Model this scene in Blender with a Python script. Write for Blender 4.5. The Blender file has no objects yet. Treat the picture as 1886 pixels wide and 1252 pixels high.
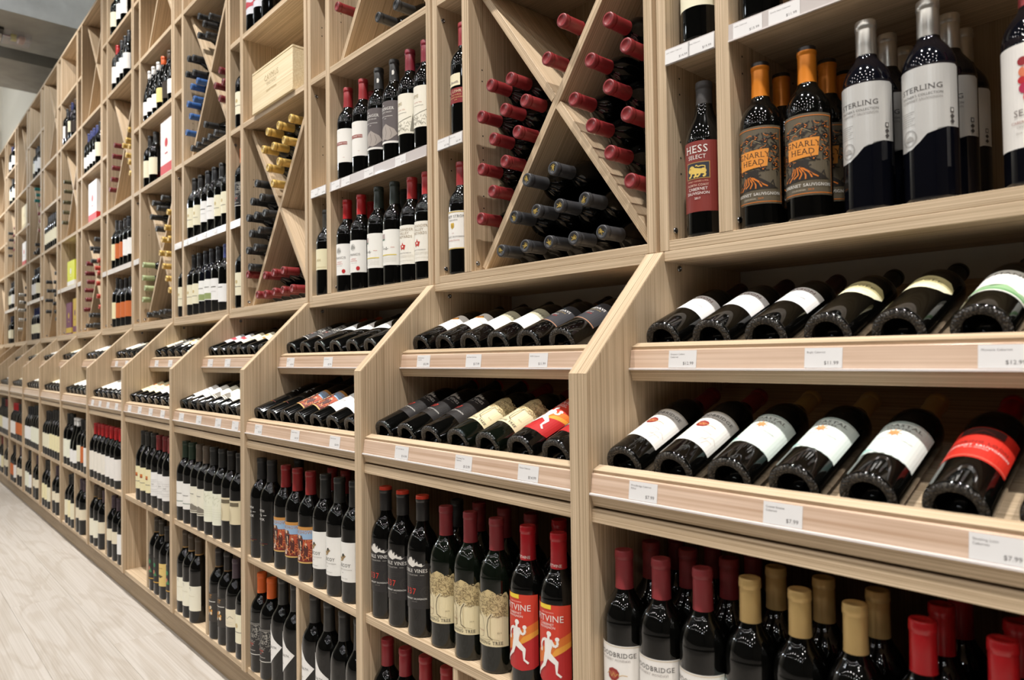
import bpy, bmesh, math, random
from mathutils import Vector, Matrix
random.seed(7)
SC = bpy.context.scene
COL = SC.collection
P = 0.75            # bay pitch

def lin(c):
    return tuple(((v/255)/12.92 if v/255 <= .04045 else (((v/255)+.055)/1.055)**2.4) for v in c)

# ------------------------------------------------------------------ camera
cd = bpy.data.cameras.new('camera'); cam = bpy.data.objects.new('camera', cd); COL.objects.link(cam)
yaw, pitch, roll, FPX = -.831906, .023827, -.013747, 1304.13
cy, sy, cp, sp, cr, sr = math.cos(yaw), math.sin(yaw), math.cos(pitch), math.sin(pitch), math.cos(roll), math.sin(roll)
fwd = Vector((sy*cp, cy*cp, sp)); r0 = Vector((cy, -sy, 0)); u0 = r0.cross(fwd)
rt = cr*r0 + sr*u0; up = -sr*r0 + cr*u0
M = Matrix((rt, up, -fwd)).transposed().to_4x4(); M.translation = Vector((.8647, -1.1565, 1.1392))
cam.matrix_world = M
cd.sensor_width = 36; cd.sensor_fit = 'HORIZONTAL'; cd.lens = 36*FPX/1886
cd.clip_start = .02; cd.clip_end = 60
cd.dof.use_dof = True; cd.dof.focus_distance = 1.75; cd.dof.aperture_fstop = 4.5
SC.camera = cam
# ------------------------------------------------------------------ world, lights, exposure
w = bpy.data.worlds.new('store_air'); SC.world = w; w.use_nodes = True
w.node_tree.nodes['Background'].inputs[0].default_value = (.80, .86, 1, 1)
w.node_tree.nodes['Background'].inputs[1].default_value = .005
SC.view_settings.view_transform = 'Standard'; SC.view_settings.look = 'None'
SC.view_settings.gamma = 1; SC.view_settings.use_curve_mapping = False
SC.view_settings.exposure = 0.0

def spot(x, y, z, power, aim, size=100, col=(1, .96, .92), rad=.09):
    d = bpy.data.lights.new('ceiling_or_fill_spot', 'SPOT'); d.energy = power; d.color = col
    d.spot_size = math.radians(size); d.spot_blend = .9; d.shadow_soft_size = rad
    o = bpy.data.objects.new('ceiling_or_fill_spot', d); COL.objects.link(o); o.location = (x, y, z)
    o.rotation_euler = (Vector(aim)-Vector((x, y, z))).to_track_quat('-Z', 'Y').to_euler()
for i in range(11):                                     # track heads in front of the shelves, each turned a little to the left
    x = 4.15-1.55*i
    spot(x, -1.18, 5.05, 490, (x-.45, 0, 1.15), 66, rad=.07)
for j, (y, pw) in enumerate([(-2.3, 36), (-3.4, 36), (-4.8, 32), (-6.4, 30)]):
    for i in range(9):
        x = 3.8-1.45*i+.6*(j % 2)
        spot(x, y, 5.0, pw, (x, y+.6, 0), 140, rad=.06)

for x, y, z, pw in [(-3.9, -3.2, 4.4, 26), (-8.6, -4.6, 4.3, 46), (2.6, -5.5, 4.3, 30), (-10.6, -2.2, 3.6, 160)]:   # added cool fills with no seen fixture, brightening ducts and end wall
    d = bpy.data.lights.new('cool_fill_light', 'POINT'); d.energy = pw; d.color = (.86, .93, 1); d.shadow_soft_size = .15
    o = bpy.data.objects.new('cool_fill_light', d); COL.objects.link(o); o.location = (x, y, z)
spot(-2.6, -2.6, 4.9, 800, (-6.2, -.6, 4.5), 46, col=(.9, .95, 1), rad=.1)   # added spot with no seen fixture, brightening the duct side
# ------------------------------------------------------------------ materials
def pm(name, col, rough=.5, metal=0, spec=.5, coat=0, trans=0, alpha=1):
    m = bpy.data.materials.new(name); m.use_nodes = True; b = m.node_tree.nodes['Principled BSDF']
    b.inputs['Base Color'].default_value = (*lin(col), 1); b.inputs['Roughness'].default_value = rough
    b.inputs['Metallic'].default_value = metal; b.inputs['Specular IOR Level'].default_value = spec
    b.inputs['Coat Weight'].default_value = coat; b.inputs['Transmission Weight'].default_value = trans
    b.inputs['Alpha'].default_value = alpha
    return m
def wood(name, grain, light, dark, fine=1.0, rough=.55, big=(3, 60), bump=.15, contrast=(.33, .66)):
    """laminate grain running along one object axis: 0=x 1=y 2=z"""
    m = pm(name, light, rough, spec=.35); nt = m.node_tree; N, L = nt.nodes, nt.links; b = N['Principled BSDF']
    tc = N.new('ShaderNodeTexCoord'); oi = N.new('ShaderNodeObjectInfo')
    mul = N.new('ShaderNodeMath'); mul.operation = 'MULTIPLY'; mul.inputs[1].default_value = 37.3
    L.new(oi.outputs['Random'], mul.inputs[0])
    add = N.new('ShaderNodeVectorMath'); L.new(tc.outputs['Object'], add.inputs[0]); L.new(mul.outputs[0], add.inputs[1])
    def noise(along, across, detail, rg=.6):
        mp = N.new('ShaderNodeMapping'); s = [across*fine]*3; s[grain] = along; mp.inputs['Scale'].default_value = s
        L.new(add.outputs[0], mp.inputs['Vector']); n = N.new('ShaderNodeTexNoise'); n.inputs['Scale'].default_value = 1
        n.inputs['Detail'].default_value = detail; n.inputs['Roughness'].default_value = rg
        L.new(mp.outputs[0], n.inputs['Vector']); return n.outputs['Fac']
    a = noise(1.2, 620, 2, .5); c = noise(big[0], big[1], 3)
    mx = N.new('ShaderNodeMath'); mx.operation = 'MULTIPLY_ADD'; mx.inputs[1].default_value = .72
    sc = N.new('ShaderNodeMath'); sc.operation = 'MULTIPLY'; sc.inputs[1].default_value = .28
    L.new(c, sc.inputs[0]); L.new(a, mx.inputs[0]); L.new(sc.outputs[0], mx.inputs[2])
    r = N.new('ShaderNodeValToRGB'); r.color_ramp.elements[0].position = contrast[0]; r.color_ramp.elements[1].position = contrast[1]
    r.color_ramp.elements[0].color = (*lin(dark), 1); r.color_ramp.elements[1].color = (*lin(light), 1)
    L.new(mx.outputs[0], r.inputs[0]); L.new(r.outputs[0], b.inputs['Base Color'])
    bp = N.new('ShaderNodeBump'); bp.inputs['Strength'].default_value = bump; bp.inputs['Distance'].default_value = .0006
    L.new(a, bp.inputs['Height']); L.new(bp.outputs[0], b.inputs['Normal'])
    return m
LT, DK = (224, 201, 170), (158, 134, 103)
WX = wood('laminate_grain_along', 0, LT, DK)
WZ = wood('laminate_grain_upright', 2, LT, DK, big=(3, 110))
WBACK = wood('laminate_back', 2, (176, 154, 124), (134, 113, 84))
MAPLE = wood('maple_strip', 0, (226, 200, 178), (190, 158, 132), fine=.25, rough=.12, big=(4, 90), bump=0)
KICK = wood('kick_board_laminate', 0, (176, 154, 124), (140, 118, 90))
FLOORM = wood('bleached_plank', 0, (194, 188, 180), (172, 164, 153), fine=.28, rough=.42, big=(1.3, 40), bump=.1, contrast=(.28, .6))
def floor_rings(m):
    nt = m.node_tree; N, L = nt.nodes, nt.links; b = N['Principled BSDF']
    tc = N.new('ShaderNodeTexCoord'); oi = N.new('ShaderNodeObjectInfo'); mu = N.new('ShaderNodeMath'); mu.operation = 'MULTIPLY'; mu.inputs[1].default_value = 53
    L.new(oi.outputs['Random'], mu.inputs[0]); ad = N.new('ShaderNodeVectorMath'); L.new(tc.outputs['Object'], ad.inputs[0]); L.new(mu.outputs[0], ad.inputs[1])
    mp = N.new('ShaderNodeMapping'); mp.inputs['Scale'].default_value = (1.1, 6.5, 1); L.new(ad.outputs[0], mp.inputs['Vector'])
    n = N.new('ShaderNodeTexNoise'); n.inputs['Scale'].default_value = 1; n.inputs['Detail'].default_value = 2.5; n.inputs['Distortion'].default_value = .5; L.new(mp.outputs[0], n.inputs['Vector'])
    k = N.new('ShaderNodeMath'); k.operation = 'MULTIPLY'; k.inputs[1].default_value = 38; L.new(n.outputs['Fac'], k.inputs[0])
    si = N.new('ShaderNodeMath'); si.operation = 'SINE'; L.new(k.outputs[0], si.inputs[0])
    r = N.new('ShaderNodeValToRGB'); r.color_ramp.elements[0].position = .55; r.color_ramp.elements[0].color = (1, 1, 1, 1); r.color_ramp.elements[1].position = 1; r.color_ramp.elements[1].color = (.90, .88, .855, 1)
    ma = N.new('ShaderNodeMapRange'); ma.inputs['From Min'].default_value = -1; L.new(si.outputs[0], ma.inputs['Value']); L.new(ma.outputs[0], r.inputs[0])
    old = b.inputs['Base Color'].links[0].from_socket; mx = N.new('ShaderNodeMix'); mx.data_type = 'RGBA'; mx.blend_type = 'MULTIPLY'; mx.inputs[0].default_value = 1
    L.new(old, mx.inputs[6]); L.new(r.outputs[0], mx.inputs[7]); L.new(mx.outputs[2], b.inputs['Base Color'])
floor_rings(FLOORM)
CRATE = wood('pine_crate', 0, (238, 224, 190), (214, 192, 150), fine=.3, rough=.6)
PLASTIC = pm('clear_strip_edge', (226, 218, 214), .12, coat=.6)
GREYSTRIP = pm('price_strip_plastic', (196, 188, 184), .25, coat=.4)
WHITE = pm('card_white', (228, 226, 224), .45)
BATTEN = pm('batten_white', (214, 210, 200), .5)
STEEL = pm('screw_steel', (150, 150, 152), .25, 1)
HOLE = pm('pin_hole_dark', (20, 16, 12), .8)
def glass_mat(name, col):
    m = pm(name, col, .028, spec=.5); b = m.node_tree.nodes['Principled BSDF']; b.inputs['IOR'].default_value = 1.5
    b.inputs['Coat Weight'].default_value = .06; b.inputs['Coat Roughness'].default_value = .14
    return m
GLASS = glass_mat('dark_bottle_glass', (6, 6, 5))
GLASSG = glass_mat('dark_green_glass', (9, 14, 8))
GLASSB = glass_mat('blue_black_glass', (9, 10, 17))
m = pm('knurled_glass', (60, 56, 50), .4); nt = m.node_tree
vo = nt.nodes.new('ShaderNodeTexVoronoi'); vo.inputs['Scale'].default_value = 330
kr = nt.nodes.new('ShaderNodeValToRGB'); kr.color_ramp.elements[0].position = .15; kr.color_ramp.elements[1].position = .5; kr.color_ramp.elements[0].color = (*lin((96, 90, 80)), 1); kr.color_ramp.elements[1].color = (*lin((20, 18, 16)), 1)  # knurl relief shading painted into the colour: pale dots, dark gaps
nt.links.new(vo.outputs['Distance'], kr.inputs[0]); nt.links.new(kr.outputs[0], nt.nodes['Principled BSDF'].inputs['Base Color'])
tc = nt.nodes.new('ShaderNodeTexCoord'); nt.links.new(tc.outputs['Object'], vo.inputs['Vector'])
bp = nt.nodes.new('ShaderNodeBump'); bp.inputs['Distance'].default_value = .003; bp.inputs['Strength'].default_value = 1
nt.links.new(vo.outputs['Distance'], bp.inputs['Height']); nt.links.new(bp.outputs[0], nt.nodes['Principled BSDF'].inputs['Normal'])
KNURL = m
_mc = {}
def cm(col, rough=.5, metal=0):
    k = (tuple(col), rough, metal)
    if k not in _mc: _mc[k] = pm('ink_%d_%d_%d' % tuple(col), col, rough, metal)
    return _mc[k]

# ------------------------------------------------------------------ object helpers
def link(name, me, parent=None, **kw):
    o = bpy.data.objects.new(name, me); COL.objects.link(o); o.parent = parent
    for k, v in kw.items(): o[k] = v
    return o
def empty(name, loc, label, cat, group=None, rot=(0, 0, 0)):
    o = link(name, None); o.location = loc; o.rotation_euler = rot; o.empty_display_size = .03
    o['label'] = label; o['category'] = cat
    if group: o['group'] = group
    return o
def bm_mesh(bm, name, mats, smooth=False):
    me = bpy.data.meshes.new(name); bm.to_mesh(me); bm.free()
    for m in mats: me.materials.append(m)
    if smooth: me.shade_smooth()
    return me
def box(name, x0, x1, y0, y1, z0, z1, mat, bev=.0008):
    bm = bmesh.new(); bmesh.ops.create_cube(bm, size=1)
    for v in bm.verts: v.co = ((x0+x1)/2+v.co.x*(x1-x0), (y0+y1)/2+v.co.y*(y1-y0), (z0+z1)/2+v.co.z*(z1-z0))
    if bev: bmesh.ops.bevel(bm, geom=list(bm.edges), offset=bev, segments=1, affect='EDGES')
    return bm_mesh(bm, name, [mat])
def prism(name, x0, x1, yz, mat, bev=.0008):
    """yz polygon extruded along x"""
    bm = bmesh.new(); a = [bm.verts.new((x0, y, z)) for y, z in yz]; b = [bm.verts.new((x1, y, z)) for y, z in yz]
    bm.faces.new(a); bm.faces.new(b[::-1]); n = len(yz)
    for i in range(n): bm.faces.new((a[i], b[i], b[(i+1) % n], a[(i+1) % n]))
    bmesh.ops.recalc_face_normals(bm, faces=bm.faces)
    if bev: bmesh.ops.bevel(bm, geom=list(bm.edges), offset=bev, segments=1, affect='EDGES')
    return bm_mesh(bm, name, [mat])
def lathe(name, prof, seg, mats, slot=None, close_top=False):
    bm = bmesh.new(); rings = []
    for r, z in prof:
        if r < 1e-6: rings.append([bm.verts.new((0, 0, z))])
        else: rings.append([bm.verts.new((r*math.sin(2*math.pi*k/seg), -r*math.cos(2*math.pi*k/seg), z)) for k in range(seg)])
    for i in range(len(prof)-1):
        A, B = rings[i], rings[i+1]
        for k in range(seg):
            k2 = (k+1) % seg
            if len(A) == 1 and len(B) == 1: continue
            if len(A) == 1: f = bm.faces.new((A[0], B[k2], B[k]))
            elif len(B) == 1: f = bm.faces.new((A[k], A[k2], B[0]))
            else: f = bm.faces.new((A[k], A[k2], B[k2], B[k]))
            if slot: f.material_index = slot(i)
    bmesh.ops.recalc_face_normals(bm, faces=bm.faces)
    return bm_mesh(bm, name, mats, True)

# ------------------------------------------------------------------ lettering (Blender's built-in font, glyphs cached; serifs added)
_gl = {}
def _tm(s):
    c = bpy.data.curves.new('t', 'FONT'); c.body = s; c.resolution_u = 2; o = bpy.data.objects.new('t', c)
    me = o.to_mesh(); r = ([(v.co.x, v.co.y) for v in me.vertices], [tuple(p.vertices) for p in me.polygons]); o.to_mesh_clear()
    bpy.data.objects.remove(o); bpy.data.curves.remove(c); return r
def glyph(ch):
    if ch not in _gl:
        if ch == ' ': _gl[ch] = ([], [], .32); return _gl[ch]
        vs, fs = _tm(ch); both = _tm(ch+'H')[0]; hw = max(v[0] for v in _tm('H')[0])
        _gl[ch] = (vs, fs, max(v[0] for v in both)-hw)
    return _gl[ch]
NOSERIF = set('OCQGSJU&0123456789$.,-\'acegoqsbdpt')
def text_polys(s, x, y, size, serif=False, align='c', sx=1.0):
    out = []; adv = 0; k = size/.69      # size = cap height
    for ch in s:
        vs, fs, a = glyph(ch)
        for f in fs: out.append([((adv+vs[i][0])*k*sx, vs[i][1]*k) for i in f])
        if serif and ch not in NOSERIF and vs:
            H = max(v[1] for v in vs)
            for yy, lo in ((0, 0), (H, H-.045)):
                xs = sorted(v[0] for v in vs if abs(v[1]-yy) < .015); cl = []
                for q in xs:
                    if cl and q-cl[-1][1] < .16: cl[-1][1] = q
                    else: cl.append([q, q])
                for p0, p1 in cl:
                    if p1-p0 < .3: out.append([((adv+p0-.06)*k*sx, lo*k), ((adv+p1+.06)*k*sx, lo*k), ((adv+p1+.06)*k*sx, (lo+.045)*k), ((adv+p0-.06)*k*sx, (lo+.045)*k)])
        adv += a+(.06 if serif else .02)
    W = adv*k*sx; off = x-(W/2 if align == 'c' else (W if align == 'r' else 0))
    return [[(px+off, py+y) for px, py in poly] for poly in out]
def line_polys(pts, wd):
    out = []
    for (x0, y0), (x1, y1) in zip(pts, pts[1:]):
        dx, dy = x1-x0, y1-y0; l = math.hypot(dx, dy) or 1; nx, ny = -dy/l*wd/2, dx/l*wd/2
        out.append([(x0+nx, y0+ny), (x0-nx, y0-ny), (x1-nx, y1-ny), (x1+nx, y1+ny)])
    return out
def item_polys(it):
    k = it[0]
    if k == 'T': return text_polys(*it[1:5], *(it[6:] if len(it) > 6 else ())), it[5]
    if k == 'R': x0, y0, x1, y1 = it[1:5]; return [[(x0, y0), (x1, y0), (x1, y1), (x0, y1)]], it[5]
    if k == 'D':
        cx, cy_, r = it[1:4]; n = 14
        return [[(cx+r*math.cos(2*math.pi*i/n), cy_+r*math.sin(2*math.pi*i/n)) for i in range(n)]], it[4]
    if k == 'O':   # ring outline
        cx, cy_, r, wd = it[1:5]; pts = [(cx+r*math.cos(2*math.pi*i/20), cy_+r*math.sin(2*math.pi*i/20)) for i in range(21)]
        return line_polys(pts, wd), it[5]
    if k == 'P': return [it[1]], it[2]
    if k == 'L': return line_polys(it[1], it[2]), it[3]
    if k == 'S': return [q for pts in it[1] for q in line_polys(pts, it[2])], it[3]
def art_mesh(name, items, R=None, rough=.55, metal=0, base=.0005, step=.00012, cut=5.0):
    """items in mm; wrapped on a cylinder of radius R (m) or flat in the xz plane facing -y"""
    bm = bmesh.new(); mats = []; info = []
    for li, it in enumerate(items):
        polys, col = item_polys(it); mt = cm(col, rough, metal)
        if mt not in mats: mats.append(mt)
        mi = mats.index(mt)
        for pl in polys:
            vs = [bm.verts.new((px, li, py)) for px, py in pl]
            try: f = bm.faces.new(vs)
            except ValueError: continue
            f.material_index = mi
    bmesh.ops.triangulate(bm, faces=[f for f in bm.faces if len(f.verts) > 4])
    if R:
        xs = [v.co.x for v in bm.verts]; x = math.floor(min(xs)/cut)*cut+cut
        while x < max(xs):
            fs = [f for f in bm.faces if min(v.co.x for v in f.verts) < x-.3 and max(v.co.x for v in f.verts) > x+.3]
            es = {e for f in fs for e in f.edges}; vv = {v for f in fs for v in f.verts}
            if fs: bmesh.ops.bisect_plane(bm, geom=list(fs)+list(es)+list(vv), plane_co=(x, 0, 0), plane_no=(1, 0, 0))
            x += cut
    for v in bm.verts:
        x, li, z = v.co.x/1000, v.co.y, v.co.z/1000; d = base+step*li
        if R: a = x/R; v.co = ((R+d)*math.sin(a), -(R+d)*math.cos(a), z)
        else: v.co = (x, -d, z)
    bm.normal_update()
    flip = [f for f in bm.faces if (f.normal.x*f.calc_center_median().x+f.normal.y*f.calc_center_median().y if R else -f.normal.y) < 0]
    bmesh.ops.reverse_faces(bm, faces=flip)
    return bm_mesh(bm, name, mats)

# ------------------------------------------------------------------ bottles
RB = .0372
BASE = [(0, .030), (.006, .029), (.013, .022), (.019, .010), (.0235, .0022), (.027, .0004), (.0335, .0002), (.0358, .0016), (.0372, .0065)]
PROF = {
 'bord': [(.0372, .178), (.0369, .187), (.0357, .1965), (.0332, .2055), (.0293, .2140), (.0245, .2215), (.0200, .2280), (.0168, .2345), (.0152, .2405), (.0144, .248), (.0143, .290), (.0151, .2905), (.0151, .2990)],
 'tall': [(.0372, .188), (.0369, .196), (.0355, .207), (.0325, .2165), (.028, .225), (.0225, .2325), (.018, .239), (.0154, .246), (.0145, .255), (.0143, .290), (.0151, .2905), (.0151, .2990)],
 'slope': [(.0368, .176), (.0355, .190), (.033, .202), (.029, .214), (.0245, .225), (.020, .236), (.0172, .246), (.0156, .256), (.0147, .268), (.0145, .290), (.0151, .2905), (.0151, .299)],
 'burg': [(.0385, .120), (.0378, .138), (.0355, .158), (.031, .180), (.0255, .200), (.0205, .218), (.017, .235), (.0153, .250), (.0145, .265), (.0143, .290), (.0151, .2905), (.0151, .299)],
 'long': [(.0382, .165), (.0378, .178), (.036, .190), (.032, .201), (.0265, .210), (.021, .218), (.0168, .227), (.0150, .238), (.0145, .252), (.0143, .290), (.0151, .2905), (.0151, .299)],
}
_gm = {}
def glass_mesh(prof, mat, far):
    k = (prof, mat.name, far)
    if k not in _gm:
        p = PROF[prof]; base = BASE if not far else [BASE[0], BASE[4], BASE[6], BASE[8]]
        if far: p = p[::2]+[p[-1]]
        else:
            lead, tail = p[:-3], p[-3:]; sm = []
            ext = [(.0372 if prof in ('bord', 'slope', 'tall') else lead[0][0], .10)]+lead
            for a in range(1, len(ext)):
                p0, p1, p2, p3 = ext[max(a-2, 0)], ext[a-1], ext[a], ext[min(a+1, len(ext)-1)]
                for t in (.34, .67, 1.0) if a > 1 else (1.0,):
                    sm.append(tuple(.5*((2*p1[c])+(p2[c]-p0[c])*t+(2*p0[c]-5*p1[c]+4*p2[c]-p3[c])*t*t+(3*p1[c]-p0[c]-3*p2[c]+p3[c])*t**3) for c in (0, 1)))
            p = sm+tail
        _gm[k] = lathe('bottle_glass', base+p, 16 if far else 44, [mat, KNURL], (lambda i: 1 if (not far and 4 <= i <= 6) else 0))
    return _gm[k]
_cmh = {}
def cap_mesh(c0, col, rough, metal, top, far, ring=None):
    k = (c0, col, rough, metal, top, far, ring)
    if k not in _cmh:
        r = .0158
        def nr(z):   # neck radius of the capsule skirt
            return .0155 if z > .243 else .0155+(.243-z)*.09
        prof = [(nr(c0), c0), (nr(c0+.004), c0+.004), (.0153, .262), (.0152, .2855), (.0149, .2862), (.0161, .2874), (.0162, .2935), (.0158, .2945), (.0158, .2995), (.0150, .3008), (.0105, .3010), (.0100, .3004), (0, .3004)]
        seg = 12 if far else 32
        mats = [cm(col, rough, metal), cm(top, rough, metal) if top else cm(col, rough, metal), cm(ring, .4, .3) if ring else cm(col, rough, metal)]
        _cmh[k] = lathe('capsule', prof, seg, mats, lambda i: (1 if i >= 6 else (2 if i == 0 else 0)))
    return _cmh[k]

BK = (24, 22, 22); GR = (120, 116, 110); RD = (150, 40, 34); GD = (190, 150, 60); WH = (236, 233, 226); CRM = (232, 222, 186)
def lines(x0, x1, ys, col, wd=.5): return [('R', x0, y, x1, y+wd, col) for y in ys]
def rnd_scribble(n, x0, x1, y0, y1, wd, col, step=4, seed=1):
    rg = random.Random(seed); out = []
    for i in range(n):
        x, y = rg.uniform(x0, x1), rg.uniform(y0, y1); a = rg.uniform(0, 6.28); pts = [(x, y)]
        for j in range(3):
            a += rg.uniform(-.9, .9); x += step*math.cos(a)/2; y += step*math.sin(a)/2
            pts.append((min(max(x, x0), x1), min(max(y, y0), y1)))
        out.append(pts)
    return [('S', out, wd, col)]
def merge(items):
    """neighbouring same-colour strokes in one layer"""
    return items
def rect(w, y0, y1): return [(-w, y0), (w, y0), (w, y1), (-w, y1)]
K = {}
def kind(key, desc, cap, label=None, lcol=WH, art=(), prof='bord', c0=.238, crough=.38, cmetal=0, top=None, ring=None, glass=None, h=.30, lrough=.5, lmetal=0, capart=None):
    K[key] = dict(desc=desc, cap=cap, label=label, lcol=lcol, art=list(art), prof=prof, c0=c0, crough=crough, cmetal=cmetal, top=top, ring=ring, glass=glass or GLASS, h=h, lrough=lrough, lmetal=lmetal, capart=capart)

DRED = (128, 34, 38); BRED = (180, 24, 30); BLK = (34, 32, 31); ORG = (214, 120, 34)
# lion silhouette for the dark red label
LG = (226, 194, 98)
lion = [('P', [(-12, 118), (8, 117), (14, 120), (14, 126), (4, 127), (-4, 129), (-14, 130)], LG), ('D', -11, 127, 6.5, LG), ('D', -15, 124, 4, LG), ('D', 12, 122, 5.5, LG), ('L', [(-12, 120), (-13, 114), (-18, 112)], 3.6, LG), ('L', [(-4, 120), (-2, 114), (-7, 111.5)], 3.6, LG), ('L', [(6, 119), (4, 114), (-1, 111.5)], 3.4, LG), ('L', [(13, 119), (16, 114), (11, 111.5)], 3.6, LG), ('L', [(15, 126), (15, 131), (9, 132), (2, 131), (-1, 134), (-3, 132)], 1.8, LG), ('D', -14, 128, 1, (60, 50, 30))]
kind('hess', 'black capped bottle with dark red lion label', (58, 55, 54), rect(52, 46, 180), (128, 46, 38), [
    ('T', 'HESS', -2, 158, 14, WH, True), ('T', 'SELECT', -1, 146, 7.5, WH), ('R', -24, 108, 24, 140, (170, 130, 70)), ('R', -22.5, 109.5, 22.5, 138.5, (44, 46, 56)), ] + lion + [
    ('T', 'FAMILY OWNED c.1976', 0, 102, 2.6, (215, 180, 150)), ('T', 'NORTH COAST', 0, 94, 4, (225, 200, 180)), ('T', 'CABERNET', 0, 86, 5.2, WH), ('T', 'SAUVIGNON', 0, 78, 5.2, WH), ('T', '2017', 0, 69, 4, WH)], prof='slope', c0=.222, crough=.6)
rg = random.Random(3)
bark = []
for i in range(13):
    x = -36+i*5; bark.append(('L', [(x, 66+rg.uniform(0, 5)), (x*.6+2, 76+rg.uniform(-2, 2)), (x*.25-6, 88+rg.uniform(-2, 2))], 2.2, BK if i % 2 else ORG))
leaves = []
for cx, cy_ in [(-28, 146), (-12, 154), (4, 158), (20, 152), (36, 158), (38, 140), (28, 118), (38, 110), (-36, 130), (-34, 108), (16, 104), (-24, 98)]:
    leaves += [('P', [(cx-6, cy_-1), (cx-3, cy_+5), (cx, cy_+2), (cx+4, cy_+5), (cx+6, cy_-1), (cx+2, cy_-5), (cx-2, cy_-4)], BK), ('L', [(cx-4, cy_), (cx, cy_+1.5), (cx+4, cy_-1)], 1.3, ORG), ('D', cx+1, cy_-3, 1.3, ORG)]
vine = [('L', [(-44, 138), (-30, 150), (-14, 148), (0, 156), (14, 148), (30, 156), (42, 146)], 1.6, BK), ('L', [(-44, 136), (-30, 148), (-14, 146), (0, 154), (14, 146)], .7, (176, 164, 130)), ('L', [(22, 150), (34, 132), (40, 118)], 1.2, BK)]
kind('gnarly', 'orange capped bottle with brown vine label', (222, 132, 34), rect(52, 40, 178), (96, 86, 68), [
    ('R', -52, 43, 52, 44.2, ORG), ('R', -52, 173, 52, 174.2, ORG), ('R', 49.5, 43, 50.5, 174, ORG),
    ('P', [(-14, 100), (10, 100), (8, 86), (-16, 84)], (40, 34, 28)), ('P', [(-16, 86), (8, 88), (26, 76), (44, 66), (0, 66), (-40, 62), (-30, 76)], (40, 34, 28))] + rnd_scribble(46, -46, 46, 98, 164, 2.0, (44, 38, 32), 11, 61) + rnd_scribble(34, -46, 46, 98, 164, .9, ORG, 8, 62) + rnd_scribble(24, -42, 42, 66, 100, 1.8, (44, 38, 32), 9, 63) + bark + vine + leaves + [
    ('P', [(-27, 101), (24, 106), (27, 137), (-26, 134)], (226, 146, 56)),
    ('T', 'GNARLY', 0, 122, 9.5, (44, 24, 14), True), ('T', 'HEAD', 0, 109, 9.5, (44, 24, 14), True),
    ('T', 'CABERNET SAUVIGNON', 2, 55, 5, WH, True), ('T', 'CALIFORNIA', -8, 48, 2.8, (190, 180, 160)), ('T', '2019', 12, 48, 3, ORG)], top=(40, 34, 32), cmetal=.35, crough=.36)
sterl = [(-52, 195), (46, 195), (52, 192), (52, 104), (30, 104), (14, 102), (2, 96), (-8, 86), (-20, 78), (-34, 76), (-52, 78)]
kind('sterling', 'silver capped bottle with wavy silver label', (206, 202, 194), sterl, (218, 216, 211), [
    ('T', 'STERLING', -6, 160, 7.6, (84, 80, 78), True, 'c', 1.15), ('T', "VINTNER'S COLLECTION", -6, 152, 3.6, (104, 100, 97)), ('T', 'CABERNET SAUVIGNON', -6, 146, 3.6, (150, 146, 142))] +
    [('R', -40, 132-3.2*i, -14-(i % 3)*3, 132.6-3.2*i, (150, 147, 143)) for i in range(7)] + [('O', -24, 94, 12, .7, (130, 127, 123)), ('O', -24, 94, 10.3, .5, (150, 147, 143)), ('P', [(-32, 90), (-28, 96), (-23, 98), (-18, 95), (-16, 90)], (168, 165, 160)),
     ('R', 34, 124, 40, 131, (70, 66, 64)), ('R', 35.4, 125.4, 38.6, 129.6, (206, 203, 197)), ('P', [(37, 122), (41, 118.5), (37, 115), (33, 118.5)], (70, 66, 64)), ('P', [(37, 114.5), (41, 111), (37, 107.5), (33, 111)], (70, 66, 64))],
    cmetal=.75, crough=.3, c0=.243, lmetal=.35, lrough=.32, glass=GLASSB, h=.31, prof='tall')
peb = [(0, 172, 5, (190, 40, 46)), (-8, 164, 6, (150, 34, 40)), (5, 162, 5, (214, 150, 150)), (-3, 156, 4, (226, 190, 180)), (-6, 150, 7, (216, 120, 84)), (6, 152, 5, (176, 34, 40)), (-9, 139, 5, (186, 30, 40)), (4, 141, 7, (196, 36, 40)), (-6, 128, 7, (178, 34, 76)), (7, 129, 5, (200, 40, 44)), (0, 116, 8, (206, 44, 40))]
kind('seaglass', 'rose capped bottle with white red-pebble label', (172, 70, 72), rect(52, 50, 188), (236, 232, 226), [('D', *q) for q in peb] + [('T', 'SEAGLASS', 8, 92, 8.5, (120, 108, 104)), ('T', 'CABERNET SAUVIGNON', 6, 82, 3.6, (160, 110, 100)), ('T', 'CENTRAL COAST', 0, 76, 2.8, (150, 140, 130)), ('T', '2019', -14, 68, 2.6, (150, 140, 130))], cmetal=.2, glass=GLASSB, h=.31, prof='tall', c0=.245)
seal = [(cx*1.0, cy_) for cx, cy_ in [(-9, 112), (-2, 115), (6, 113), (10, 108), (9, 100), (4, 95), (-4, 94), (-10, 98), (-11, 105)]]
sig = [(-14, 102), (-8, 108), (-4, 100), (0, 107), (3, 101), (7, 106), (10, 103), (16, 105), (24, 104)]
kind('woodbridge', 'dark red capped bottle with white seal label', (132, 42, 46), rect(50, 48, 152), (240, 236, 230), [
    ('R', -50, 149.6, 50, 150.4, (196, 176, 130)), ('T', 'WOODBRIDGE', 0, 133, 7.4, (52, 46, 42), True), ('T', 'BY ROBERT MONDAVI', 0, 126, 3.6, (150, 140, 132), True), ('P', seal, (146, 48, 40)), ('D', 0, 104, 6, (170, 84, 62)), ('L', sig, .9, (200, 160, 80)),
    ('T', 'CABERNET SAUVIGNON', 2, 84, 3, (170, 150, 140))] + [('L', [(-40+8*i, 54), (-36+8*i, 66+3*math.sin(i)), (-28+8*i, 70)], .6, (190, 170, 158)) for i in range(9)] + [('L', [(20, 56), (26, 78), (34, 82), (44, 74)], .6, (190, 170, 158))], crough=.5, h=.305)
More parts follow.
